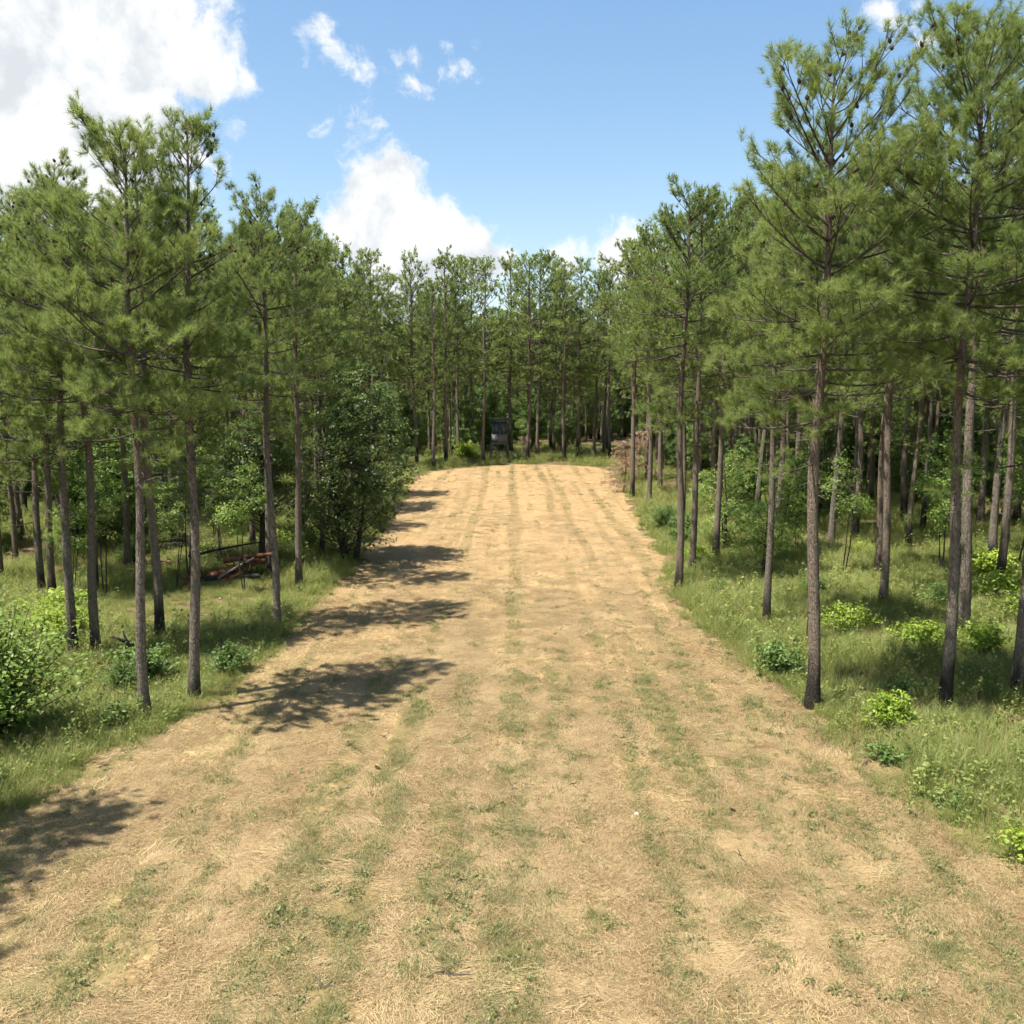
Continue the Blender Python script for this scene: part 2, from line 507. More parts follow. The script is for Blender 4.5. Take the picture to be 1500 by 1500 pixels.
def inside(x, y):
    """distance inside the field edge, metres (negative outside)"""
    l, r = field_edges(y)
    return np.minimum(np.minimum(x - l, r - x), (90.5 - y))


def height(x, y):
    x = np.asarray(x, float); y = np.asarray(y, float)
    out = np.clip(-inside(x, y) / 5.0, 0, 1)
    h = (fbm(x * 0.12, y * 0.12, 3, 3) - 0.5) * 0.9 * out
    h = h + (fbm(x * 0.6, y * 0.6, 8, 3) - 0.5) * (0.05 + 0.16 * out)
    return h


def hz(x, y):
    return float(height(np.array([x]), np.array([y]))[0])


def lanes(x, y):
    """the mower's and tractor's passes up the field: above 0 in a flattened, greener lane"""
    w_ = x + 0.45 * fbm(x * 0.2, y * 0.06, 91, 2)
    return 0.70 * np.sin(w_ * 5.6) + 0.50 * np.sin(w_ * 2.3 + 0.6) + 3.0 * (fbm(x * 3.4, y * 0.14, 92, 3) - 0.5)


def grid_mesh(name, xs, ys, mat, dz=0.0, keep=None):
    X, Y = np.meshgrid(xs, ys)
    Z = height(X, Y) + dz
    V = np.stack([X, Y, Z], -1).reshape(-1, 3)
    nx = len(xs)
    i, j = np.meshgrid(np.arange(nx - 1), np.arange(len(ys) - 1))
    a = (j * nx + i).ravel()
    F = np.stack([a, a + 1, a + nx + 1, a + nx], -1)
    if keep is not None:
        c = V[F].mean(1)
        F = F[keep(c[:, 0], c[:, 1])]
        used = np.unique(F); remap = np.full(len(V), -1); remap[used] = np.arange(len(used))
        V = V[used]; F = remap[F]
    return smooth(make_mesh(name, [(V, [F], mat, {'lane': lanes(V[:, 0], V[:, 1])} if keep is not None else {})]))


def spaced(lo, hi, near_lo, near_hi, step, grow=1.25):
    a = list(np.arange(near_lo, near_hi + 1e-6, step))
    s = step
    while a[-1] < hi:
        s *= grow; a.append(min(hi, a[-1] + s))
    s = step
    while a[0] > lo:
        s *= grow; a.insert(0, max(lo, a[0] - s))
    return np.array(a)


obj('ground', grid_mesh('ground', spaced(-2500, 2500, -60, 60, 0.6), spaced(-2500, 2500, -20, 130, 0.6), M['ground']), kind='structure')


def field_keep(x, y):
    return inside(x, y) > (fbm(x * 0.9, y * 0.9, 21, 4) - 0.5) * 2.2 + 0.0


obj('mown_field', grid_mesh('mown_field', np.arange(-12, 12.01, 0.16), np.arange(-25, 92.01, 0.16), M['field'], 0.03, field_keep), kind='structure')

# ------------------------------------------------------------------ pines
def needle_template(rng, n=46, fat=1.0):
    """one bottle-brush shoot of needles along +z, about 0.36 m long: triangles"""
    V = np.zeros((n, 3, 3)); t = np.sort(rng.uniform(0, 1, n))
    base = np.stack([rng.normal(0, .006, n), rng.normal(0, .006, n), t * 0.15], -1)
    phi = rng.uniform(0, 2 * PI, n); ang = np.radians(rng.uniform(20, 82, n) * (1.1 - 0.4 * t))
    L = rng.uniform(0.10, 0.20, n)
    d = np.stack([np.sin(ang) * np.cos(phi), np.sin(ang) * np.sin(phi), np.cos(ang)], -1)
    dd, a, b = frames(d)
    w = rng.uniform(0.0075, 0.0125, n)[:, None] * fat
    th = rng.uniform(0, PI, n)[:, None]
    side = np.cos(th) * a + np.sin(th) * b
    V[:, 0] = base - side * w * 0.5; V[:, 1] = base + side * w * 0.5; V[:, 2] = base + d * L[:, None] + np.array([0, 0, -0.012])
    V[:, 2] += side * w * 0.3
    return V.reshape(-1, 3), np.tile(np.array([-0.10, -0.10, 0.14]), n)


def build_pine(seed, crown=0.46, rmax=2.4, H=14.0, dens=1.0, top='round', sway=0.06, r0=0.155, dead=10):
    """a loblolly pine H metres tall: returns trunk, limbs, dead limbs, needles (V, tint, warm), cone positions"""
    rng = np.random.default_rng(seed)
    n = 30
    z = np.linspace(-0.25, H * 0.985, n); t = np.clip(z / H, 0, 1)
    ph = rng.uniform(0, 2 * PI, 4)
    cx = sway * (np.sin(t * 3.1 + ph[0]) - math.sin(ph[0])) + 0.05 * np.sin(t * 11 + ph[1])
    cy = sway * (np.sin(t * 2.7 + ph[2]) - math.sin(ph[2])) + 0.05 * np.sin(t * 9 + ph[3])
    r = r0 * (1 - t) ** 0.72 * (1 + 0.55 * np.exp(-np.clip(z, 0, 9) / 0.30)) + 0.012
    path = np.stack([cx, cy, z], -1)
    trunk = tube(path, r, 12, True, 0.035, rng)
    def at(zz):
        return np.array([np.interp(zz, z, cx), np.interp(zz, z, cy), zz]), float(np.interp(zz, z, r))
    limbs = []; deads = []; shoots = []
    zb = H * crown
    zz = zb; a0 = rng.uniform(0, 6.28)
    while zz < H * 0.975:
        u = (zz - zb) / (H - zb)
        if top == 'round':
            prof = min(1.0, 0.62 + 1.5 * u) * (1 - u ** 2.1) ** 0.75 + 0.12
        else:
            prof = min(1.0, 0.7 + 1.2 * u) * (1 - u) ** 0.72 + 0.14
        k = rng.integers(3, 6)
        for q in range(k):
            if rng.random() < 0.14:
                continue
            a0 += 2 * PI / k + rng.normal(0, 0.35)
            # light and crowding shape a crown: some sides and heights reach far, others stay short or bare
            lob = 0.5 + 0.5 * math.sin(a0 * 2 + 1.7 * zz + ph[0]) * math.sin(zz * 1.3 + a0 + ph[2])
            if lob < 0.16 and u < 0.9:
                continue
            L = rmax * prof * (0.62 + 0.68 * lob) * rng.uniform(0.7, 1.2)
            btint = rng.normal(0, 0.13)
            p0, rr = at(zz + rng.uniform(-0.15, 0.15))
            el = math.radians(-8 + 62 * u ** 1.15 + rng.normal(0, 9))
            hd = np.array([math.cos(a0), math.sin(a0), 0])
            m = 6; s = np.linspace(0, 1, m)
            bend = rng.normal(0, 0.12)
            sd = np.array([-hd[1], hd[0], 0])
            P = p0 + np.outer(s * L * math.cos(el), hd) + np.outer(s * s * L * bend, sd)
            P[:, 2] += s * L * math.sin(el) + (0.22 - 0.10 * u) * L * s ** 2.2 - 0.12 * L * s * (1 - u)
            rb = min(0.030, 0.007 + 0.009 * L) * (0.75 if u > 0.6 else 1)
            limbs.append(tube(P, rb * (1 - s) ** 0.8 + 0.006, 5, False))
            # side shoots
            ns = max(2, int(L * 3.4 * dens)); side = 1
            start = 0.13 + 0.12 * (1 - u)
            for g in range(ns):
                sg = start + (1 - start) * (g + rng.uniform(0, 1)) / ns
                pb = np.array([np.interp(sg, s, P[:, i]) for i in range(3)])
                side = -side
                dirb = P[-1] - P[-2]; dirb /= np.linalg.norm(dirb)
                yaw = side * rng.uniform(0.4, 1.25)
                cs, sn = math.cos(yaw), math.sin(yaw)
                dv = np.array([hd[0] * cs - hd[1] * sn, hd[0] * sn + hd[1] * cs, dirb[2] + rng.uniform(0.1, 0.65)])
                dv /= np.linalg.norm(dv)
                l2 = (0.18 + 0.48 * L * (1 - sg) * rng.uniform(0.5, 1.1) + rng.uniform(0, 0.22))
                pe = pb + dv * l2 + np.array([0, 0, 0.10 * l2])
                limbs.append(tube(np.stack([pb, (pb + pe) / 2 + np.array([0, 0, -0.03 * l2]), pe]), [0.011, 0.009, 0.006], 3, False))
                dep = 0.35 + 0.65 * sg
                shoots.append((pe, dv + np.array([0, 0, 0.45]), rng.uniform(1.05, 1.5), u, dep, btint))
                for e in range(3 if rng.random() < 0.5 else 1):
                    dd = dv + rng.normal(0, 0.55, 3) + np.array([0, 0, 0.55])
                    shoots.append((pe + rng.normal(0, 0.10, 3), dd, rng.uniform(0.95, 1.4), u, dep, btint))
                for e in range(int(l2 / 0.30)):
                    f = rng.uniform(0.25, 0.9)
                    pv = pb + (pe - pb) * f
                    dd = dv + rng.normal(0, 0.6, 3) + np.array([0, 0, 0.4])
                    shoots.append((pv + dd * 0.08, dd, rng.uniform(0.95, 1.35), u, dep * 0.9, btint))
            tipd = P[-1] - P[-2]
            shoots.append((P[-1], tipd / np.linalg.norm(tipd) + np.array([0, 0, 0.3]), rng.uniform(1.0, 1.3), u, 1.0))
        zz += rng.uniform(0.30, 0.52) * (1.0 if u < 0.8 else 0.75) / (0.75 + 0.25 * dens)
    pt, _ = at(H * 0.975)
    for q in range(9):
        shoots.append((pt + np.array([rng.normal(0, .10), rng.normal(0, .10), rng.uniform(-0.45, 0.3)]), np.array([rng.normal(0, .35), rng.normal(0, .35), 1]), 1.1, 1, 1))
    # a few live sprays hang on below the crown
    for q in range(rng.integers(1, 4)):
        zz = zb - rng.uniform(0.02, 0.16) * H; p0, rr = at(zz); a = rng.uniform(0, 6.28); L = rmax * rng.uniform(0.5, 0.95)
        s = np.linspace(0, 1, 6); hd = np.array([math.cos(a), math.sin(a), 0])
        P = p0 + np.outer(s * L, hd); P[:, 2] += -0.16 * L * s + 0.10 * L * s ** 3
        limbs.append(tube(P, 0.017 * (1 - s) ** 0.8 + 0.005, 5, False))
        for g in range(int(L * 7)):
            f = rng.uniform(0.35, 1.0); pb = np.array([np.interp(f, s, P[:, i]) for i in range(3)])
            dv = hd * 0.7 + rng.normal(0, 0.5, 3) + np.array([0, 0, 0.25])
            shoots.append((pb + dv * rng.uniform(0.1, 0.4), dv, rng.uniform(0.85, 1.2), 0.0, 0.8))
    # dead limbs and stubs below the crown
    for q in range(dead):
        zz = zb - abs(rng.normal(0, 0.16)) * H * 0.9 + 0.3
        if zz < 1.6:
            continue
        p0, rr = at(zz); a = rng.uniform(0, 6.28); L = rng.choice([0.10, 0.15, 0.25, 0.5, 0.9]) * rng.uniform(0.7, 1.1)
        s = np.linspace(0, 1, 5)
        P = p0 + np.outer(s * L, [math.cos(a), math.sin(a), 0]); P[:, 2] += (rng.uniform(-0.15, 0.25)) * L * s - 0.18 * L * s * s + rng.normal(0, 0.02, 5)
        deads.append(tube(P, (0.010 + 0.011 * L) * (1 - 0.8 * s), 5, True))
        if L > 0.7:
            for e in range(4):
                f = rng.uniform(0.3, 0.95); pb = np.array([np.interp(f, s, P[:, i]) for i in range(3)])
                dv = np.array([math.cos(a + rng.normal(0, .8)), math.sin(a + rng.normal(0, .8)), rng.normal(0, .3)]) * rng.uniform(.2, .5)
                deads.append(tube(np.stack([pb, pb + dv]), [0.007, 0.003], 3, False))
    if not deads:
        p0, rr = at(zb * 0.8)
        deads.append(tube(np.stack([p0, p0 + np.array([0.4, 0, 0.05])]), [0.015, 0.008], 5, True))
    # needles, at three levels of fineness
    P = np.array([s[0] for s in shoots]); D = np.array([s[1] for s in shoots]); S = np.array([s[2] for s in shoots])
    U = np.array([s[3] for s in shoots]); DE = np.array([s[4] for s in shoots]); BT = np.array([s[5] if len(s) > 5 else 0.0 for s in shoots])
    d, a, b = frames(D)
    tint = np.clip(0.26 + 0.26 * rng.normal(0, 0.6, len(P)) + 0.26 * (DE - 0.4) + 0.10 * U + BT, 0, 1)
    warm = np.where(rng.random(len(P)) < 0.05, rng.uniform(0.2, 0.8, len(P)), 0.0)
    lods = []
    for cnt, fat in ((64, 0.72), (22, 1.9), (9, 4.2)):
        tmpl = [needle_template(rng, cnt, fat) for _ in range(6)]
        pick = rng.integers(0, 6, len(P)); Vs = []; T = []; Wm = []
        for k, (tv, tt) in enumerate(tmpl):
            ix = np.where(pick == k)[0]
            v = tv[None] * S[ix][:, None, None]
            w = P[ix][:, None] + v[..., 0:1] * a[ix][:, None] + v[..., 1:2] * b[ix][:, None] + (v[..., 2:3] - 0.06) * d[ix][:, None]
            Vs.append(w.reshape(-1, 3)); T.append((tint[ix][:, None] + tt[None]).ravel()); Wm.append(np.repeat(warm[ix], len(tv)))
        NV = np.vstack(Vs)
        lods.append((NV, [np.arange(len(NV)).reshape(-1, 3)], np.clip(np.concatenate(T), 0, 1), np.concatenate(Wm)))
    # cones
    cones = []
    cand = np.where(U > 0.45)[0]
    for ix in rng.choice(cand, min(len(cand), 46), replace=False):
        c = P[ix] - d[ix] * 0.12 + rng.normal(0, 0.04, 3)
        cones.append(cone_geo(c, rng))
    return dict(trunk=trunk, limbs=join(limbs), dead=join(deads), needles=lods, cones=join(cones), H=H)


def cone_geo(c, rng):
    s = 6
    P = c + np.outer(np.linspace(-0.055, 0.055, 4), np.array([rng.normal(0, .4), rng.normal(0, .4), 1.0]))
    return tube(P, [0.018, 0.042, 0.036, 0.008], s, True)


PINES = []


def finish_pine(i, g):
    g['me_trunk'] = smooth(make_mesh('pine_trunk', [(g['trunk'][0], g['trunk'][1], M['bark'], {})]))
    g['me_limbs'] = smooth(make_mesh('pine_limbs', [(g['limbs'][0], g['limbs'][1], M['limb'], {})]))
    g['me_dead'] = smooth(make_mesh('pine_dead_limbs', [(g['dead'][0], g['dead'][1], M['deadlimb'], {})]))
    g['me_crown'] = [None, None, None]
    g['me_cones'] = smooth(make_mesh('pine_cones', [(g['cones'][0], g['cones'][1], M['cone'], {})]))
    return g


SPECS = [  # seed, crown base, reach, density, top, sway, trunk radius, dead limbs
    dict(seed=11, crown=0.55, rmax=2.10, dens=1.1, top='round', r0=0.128, dead=9),
    dict(seed=12, crown=0.54, rmax=1.93, dens=1.15, top='cone', r0=0.118, dead=7),
    dict(seed=13, crown=0.53, rmax=2.18, dens=1.05, top='round', r0=0.126, dead=8),
    dict(seed=14, crown=0.55, rmax=1.93, dens=1.05, top='cone', r0=0.122, dead=6, sway=0.10),
    dict(seed=15, crown=0.42, rmax=2.18, dens=1.1, top='round', r0=0.120, dead=8),
    dict(seed=16, crown=0.50, rmax=1.85, dens=1.0, top='round', r0=0.115, dead=9, sway=0.11),
    dict(seed=17, crown=0.42, rmax=2.02, dens=1.15, top='cone', r0=0.120, dead=6),
    dict(seed=18, crown=0.38, rmax=1.85, dens=0.7, top='cone', r0=0.125, dead=6),
    dict(seed=20, crown=0.10, rmax=3.40, dens=0.75, top='cone', r0=0.15, dead=3),
    dict(seed=19, crown=0.29, rmax=2.18, dens=1.0, top='round', r0=0.125, dead=5),
    dict(seed=21, crown=0.46, rmax=1.93, dens=0.62, top='cone', r0=0.115, dead=10),
    dict(seed=22, crown=0.42, rmax=1.85, dens=0.68, top='round', r0=0.115, dead=10),
]
NEAR0 = len(SPECS)
for q, (cb, rm, dn, tp, sw) in enumerate([(0.50, 2.15, 1.15, 'round', .05), (0.52, 1.75, 1.1, 'cone', .06), (0.46, 2.0, 1.0, 'round', .10), (0.56, 1.8, 0.95, 'cone', .12), (0.55, 2.0, 1.05, 'round', .05),
                                      (0.50, 2.2, 1.0, 'cone', .08), (0.47, 2.35, 1.2, 'round', .05), (0.54, 1.9, 1.0, 'cone', .07), (0.50, 2.3, 1.15, 'round', .09), (0.56, 1.9, 0.95, 'round', .06), (0.45, 2.1, 1.0, 'cone', .08)]):
    SPECS.append(dict(seed=60 + q, crown=cb, rmax=rm, dens=dn, top=tp, sway=sw, r0=0.118 + 0.006 * (q % 4), dead=8 + q % 5))
for i, sp in enumerate(SPECS):
    PINES.append(finish_pine(i, build_pine(**sp)))


def crown_mesh(g, lod):
    if g['me_crown'][lod] is None:
        nv, nf, ti, wa = g['needles'][lod]
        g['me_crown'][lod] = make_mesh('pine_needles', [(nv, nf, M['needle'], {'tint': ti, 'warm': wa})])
    return g['me_crown'][lod]


PLACED = []      # (x, y) of every trunk


def pine(x, y, h, v, label, group, rot=None, thick=1.0, cones=True, tilt=(0, 0)):
    g = PINES[v]
    rs = random.Random(int(x * 131 + y * 17 + h * 7))
    s = h / g['H']
    t = thing('pine_tree', label, 'pine tree', (x, y, hz(x, y)), rs.uniform(0, 6.28) if rot is None else rot, (s * thick, s * thick, s), group, tilt)
    obj('trunk', g['me_trunk'], t)
    c = obj('crown', crown_mesh(g, 0 if y < 30 else 1 if y < 56 else 2), t, kind='stuff')
    obj('limbs', g['me_limbs'], c, kind='stuff')
    obj('dead_limbs', g['me_dead'], t, kind='stuff')
    if cones:
        obj('cones', g['me_cones'], c, kind='stuff')
    PLACED.append((x, y))
    return t


GL = 'pines along the left edge of the field'
GR = 'pines along the right edge of the field'
GF = 'front row of pines closing the far end of the field'
near = [
    # x, y, height, variant, label, group, extra
    (-8.3, 20.7, 12.7, NEAR0 + 0, 'nearest pine on the left edge of the straw field, trunk leaning slightly left', GL, dict(tilt=(0, -0.004))),
    (-7.6, 22.1, 13.3, NEAR0 + 1, 'second-nearest pine on the left field edge, with a pointed open top', GL, dict(tilt=(0, 0.03))),
    (-11.9, 25.0, 12.6, NEAR0 + 2, 'grey pine behind the big left bush, just left of the soot-black trunk', GL, {}),
    (-11.4, 25.3, 12.2, NEAR0 + 3, 'pine with a soot-black lower trunk beside the fallen log on the left', GL, {}),
    (-10.3, 27.0, 14.0, NEAR0 + 5, 'pine seen between the two nearest left pines, its foot charred black', GL, {}),
    (-7.4, 29.1, 13.0, NEAR0 + 4, 'thick pale pine with a charred foot on the left field edge, by the logs', GL, {}),
    (-15.9, 32.3, 13.8, 7, 'dark slim pine at far left, right one of a close pair', GL, {}),
    (-16.9, 33.4, 13.6, 9, 'dark slim pine at far left, left one of a close pair', GL, {}),
    (-15.2, 33.9, 14.1, 6, 'dim pine behind the soot-black trunk on the left', GL, {}),
    (-7.9, 34.6, 13.6, 3, 'slender straight pine just left of the dark oak on the left edge', GL, {}),
    (-9.4, 36.4, 13.3, 6, 'pine half hidden behind the thick pale pine by the log heap', GL, {}),
    (-8.2, 40.6, 12.8, 1, 'dark thin pine standing right behind the left edge oak', GL, {}),
    (-15.4, 37.6, 14.2, 7, 'dim pine by the dead brown brush on the left', GL, {}),
    (-10.7, 47.8, 14.0, 4, 'pine deep behind the slender pine left of the oak', GL, {}),
    (8.2, 64.3, 16.8, 0, 'dark-barked pine on the right edge far up the field, beside the brown dead sapling', GR, {}),
    (8.9, 60.9, 17.0, 3, 'pine far up the right edge, just right of the brown dead sapling', GR, {}),
    (11.0, 70.0, 18.0, 2, 'dim pine behind the pair by the brown dead sapling', GR, {}),
    (10.6, 74.5, 17.4, 7, 'farthest pine visible on the right edge before the far end', GR, {}),
    (6.2, 34.7, 14.2, 0, 'dark straight pine halfway up the right edge with a shadow patch at its foot', GR, {}),
    (7.2, 37.4, 14.4, 6, 'pine just right of and behind the dark straight pine halfway up the right edge', GR, {}),
    (9.6, 52.5, 12.8, 5, 'leaning thin pine behind the dark straight pine on the right edge', GR, dict(tilt=(0, 0.10))),
    (11.8, 66.7, 17.4, 1, 'shaded pine left of the leafy light green sapling, deep on the right', GR, {}),
    (13.8, 69.5, 18.0, 4, 'shaded pine far behind the leafy light green sapling on the right', GR, {}),
    (13.2, 62.0, 17.7, 9, 'pine with low foliage behind the leafy light green sapling on the right', GR, {}),
    (8.9, 40.7, 14.9, 3, 'pine with a crooked foot beside the leafy light green sapling', GR, {}),
    (15.6, 66.0, 18.2, 7, 'shaded pine right of the leafy light green sapling, deep in the stand', GR, {}),
    (8.0, 29.0, 13.0, 5, 'shorter thick pine left of the tall paired pines on the right edge', GR, {}),
    (7.0, 21.5, 14.5, NEAR0 + 6, 'tallest near pine on the right field edge, crown full of cones against blue sky', GR, dict(rot=2.1)),
    (8.7, 26.9, 14.6, NEAR0 + 7, 'pine hidden close behind the tallest near right pine, forming a pair of trunks', GR, {}),
    (17.3, 47.1, 17.2, 3, 'slim pine in the right stand, left of the two pines behind the round shrub', GR, {}),
    (22.6, 59.5, 18.3, 4, 'pale thin trunk deep in the right stand', GR, {}),
    (14.5, 37.1, 16.5, 6, 'left one of two pines behind the round shrub on the right', GR, {}),
    (12.7, 31.9, 15.2, 1, 'right one of two pines behind the round shrub on the right', GR, {}),
    (21.1, 50.6, 18.5, 5, 'tall slim pine deep in the right stand, between the two big pines', GR, {}),
    (10.1, 21.4, 14.9, NEAR0 + 8, 'big leaning pine with charred foot, second from the right picture edge', GR, dict(tilt=(0, 0.014), rot=0.6)),
    (13.6, 28.0, 17.4, NEAR0 + 9, 'rough-barked pine right behind the big leaning pine', GR, {}),
    (21.2, 41.2, 18.0, 7, 'leaning slim pine deep behind the lime shrubs on the right', GR, dict(tilt=(0, 0.03))),
    (18.5, 35.2, 17.6, 5, 'thin pale pine beside the lime shrubs on the right', GR, {}),
    (27.2, 50.6, 18.6, 6, 'slim pine at the far right, deep in the stand', GR, {}),
    (12.3, 22.2, 16.4, NEAR0 + 10, 'pine cut by the right edge of the picture', GR, {}),
]
for (x, y, h, v, lab, grp, ex) in near:
    pine(x, y, h, v, lab, grp, **ex)

far_row = [(-7.1, 86.6, 16.7, 5), (-6.4, 91.0, 19.7, 3), (-5.4, 95.5, 19.5, 6), (-4.2, 101, 20.0, 1), (-2.75, 91.2, 19.0, 0), (-0.2, 102.6, 20.6, 2), (1.6, 93.0, 19.6, 2), (2.7, 99.0, 20.0, 3),
           (4.4, 107, 21.0, 7), (5.1, 93.5, 18.8, 6), (6.6, 95.3, 19.5, 1), (8.8, 101, 19.0, 4), (9.9, 97.0, 18.6, 0)]
ORD = ['first', 'second', 'third', 'fourth', 'fifth', 'sixth', 'seventh', 'eighth', 'ninth', 'tenth', 'eleventh', 'twelfth', 'thirteenth']
far_row.sort(key=lambda r: r[0] / r[1])
for i, (x, y, h, v) in enumerate(far_row):
    v = [10, 6, 11, 4][i % 4]
    pine(x, y, h, v, 'tall pine closing the far end of the field, %s trunk from the left' % ORD[i], GF, cones=False, thick=1.0)

# two pines outside the left picture edge whose shadows fall on the field
for k, (x, y, h, v) in enumerate([(-12.4, 13.2, 13.0, 2), (-12.3, 9.0, 13.0, 1)]):
    pine(x, y, h, v, 'pine outside the left picture edge, casting the %s shadow on the straw at left' % ['upper', 'lowest'][k], 'pines casting shadows from the left')

# the stand behind: every trunk an individual
rng = np.random.default_rng(5)


def scatter(n, x0, x1, y0, y1, dmin, ok, tries=6000):
    got = []
    for _ in range(tries):
        if len(got) >= n:
            break
        x = rng.uniform(x0, x1); y = rng.uniform(y0, y1)
        if not ok(x, y):
            continue
        if any((x - a) ** 2 + (y - b) ** 2 < dmin * dmin for a, b in PLACED) or any((x - a) ** 2 + (y - b) ** 2 < dmin * dmin for a, b in got):
            continue
        got.append((x, y))
    return got


def infield(x, y):
    return float(inside(np.array([x]), np.array([y]))[0])


# which landmarks a tree of the stands is seen between: (bearing x / y, name)
MARKS = [(-9, 'the left picture edge'), (-0.456, 'the soot-black pine'), (-0.40, 'the nearest left pine'), (-0.344, 'the pointed left pine'), (-0.254, 'the thick pale pine'),
         (-0.172, 'the dark oak'), (-0.083, 'the far row\'s left end'), (-0.0134, 'the box blind'), (0.100, 'the far row\'s right end'), (0.127, 'the brown sapling'),
         (0.179, 'the dark straight pine'), (0.230, 'the light green sapling'), (0.325, 'the tallest right pine'), (0.472, 'the big leaning pine'), (9, 'the right picture edge')]
ORD2 = ['nearest', 'second nearest', 'third nearest', 'fourth nearest', 'fifth nearest', 'sixth nearest', 'seventh nearest', 'eighth nearest', 'ninth nearest', 'tenth nearest'] + \
    ['%s nearest' % w for w in 'eleventh twelfth thirteenth fourteenth fifteenth sixteenth seventeenth eighteenth nineteenth twentieth twenty-first twenty-second twenty-third twenty-fourth twenty-fifth twenty-sixth twenty-seventh twenty-eighth twenty-ninth thirtieth thirty-first thirty-second thirty-third thirty-fourth thirty-fifth thirty-sixth'.split()]


def between_labels(pts, what):
    """one label each: the two landmarks it shows between and how far back it stands there"""
    slot = {}
    for i, (x, y) in enumerate(pts):
        k = max(j for j in range(len(MARKS)) if MARKS[j][0] <= x / y)
        slot.setdefault(k, []).append((y, i))
    lab = [None] * len(pts)
    for k, lst in slot.items():
        for r, (_, i) in enumerate(sorted(lst)):
            lab[i] = '%s between %s and %s, %s' % (what, MARKS[k][1], MARKS[k + 1][1], ORD2[min(r, 35)])
    return lab


for reg, (n, x0, x1, y0, y1, lab, grp, ok) in enumerate([
    (80, -46, -9, 36, 92, 'slim stand pine', 'pines of the left stand',
     lambda x, y: infield(x, y) < -2.5 and -x < 0.56 * y + 2 and (y > 44 or x < -12)),
    (84, 9, 48, 42, 92, 'slim stand pine', 'pines of the right stand',
     lambda x, y: infield(x, y) < -3.5 and x < 0.56 * y + 2 and (x > 13 or y > 76)),
    (56, -44, 46, 97, 116, 'far tall pine', 'pines of the far wood',
     lambda x, y: not (-4.5 < x < 1.2 and y < 101)),
]):
    pts = scatter(n, x0, x1, y0, y1, 2.1, ok)
    for (x, y), lb in zip(pts, between_labels(pts, lab)):
        h = float(np.interp(y, [30, 95], [13.6, 18.6])) * rng.uniform(0.88, 1.08) + (1.8 if x > 12 and y < 80 else 0)
        pine(x, y, h, ([10, 6, 7, 9, 4] if y0 > 95 else [0, 1, 3, 10, 2, 5, 6, 7, 9, 11])[int(rng.integers(0, 5 if y0 > 95 else 10))], lb, grp, cones=y < 60, thick=float(np.interp(y, [40, 95, 100], [1.0, 0.95, 1.0]) * rng.uniform(0.86, 1.14)), tilt=(rng.normal(0, 0.018), rng.normal(0, 0.018)))

for (n, x0, x1, y0, y1, grp, ok) in [
    (9, -40, -12, 36, 90, 'young pines of the left stand', lambda x, y: infield(x, y) < -5 and -x < 0.56 * y + 2 and (y > 46 or x < -16)),
    (8, 13, 44, 48, 92, 'young pines of the right stand', lambda x, y: infield(x, y) < -7 and x < 0.56 * y + 2),
    (6, -36, 38, 97, 112, 'young pines of the far wood', lambda x, y: not (-5 < x < 2)),
]:
    pts = scatter(n, x0, x1, y0, y1, 2.4, ok)
    for (x, y), lb in zip(pts, between_labels(pts, 'low far pine' if y0 > 95 else 'bushy young pine')):
        pine(x, y, float(rng.uniform(5.0, 8.5)), 8, lb, grp, cones=False)

# ------------------------------------------------------------------ hardwoods, shrubs
def leaf_cloud(P, N, size, rng, fold=0.25):
    """leaves at P with facing N: two triangles folded along the midrib"""
    n = len(P)
    d, a, b = frames(N)
    th = rng.uniform(0, 2 * PI, n)[:, None]
    ax = np.cos(th) * a + np.sin(th) * b
    sd = np.cross(d, ax)
    L = size * rng.uniform(0.7, 1.25, n)[:, None]; w = L * rng.uniform(0.26, 0.36, n)[:, None]
    v0 = P - ax * L * 0.5; v2 = P + ax * L * 0.5 - d * L * 0.12
    v1 = P + sd * w + d * L * fold * 0.4 - ax * L * 0.05; v3 = P - sd * w + d * L * fold * 0.4 - ax * L * 0.05
    V = np.stack([v0, v1, v2, v3], 1).reshape(-1, 3)
    i = np.arange(n)[:, None] * 4
    F = np.concatenate([i + np.array([[0, 1, 2]]), i + np.array([[0, 2, 3]])])
    return V, F


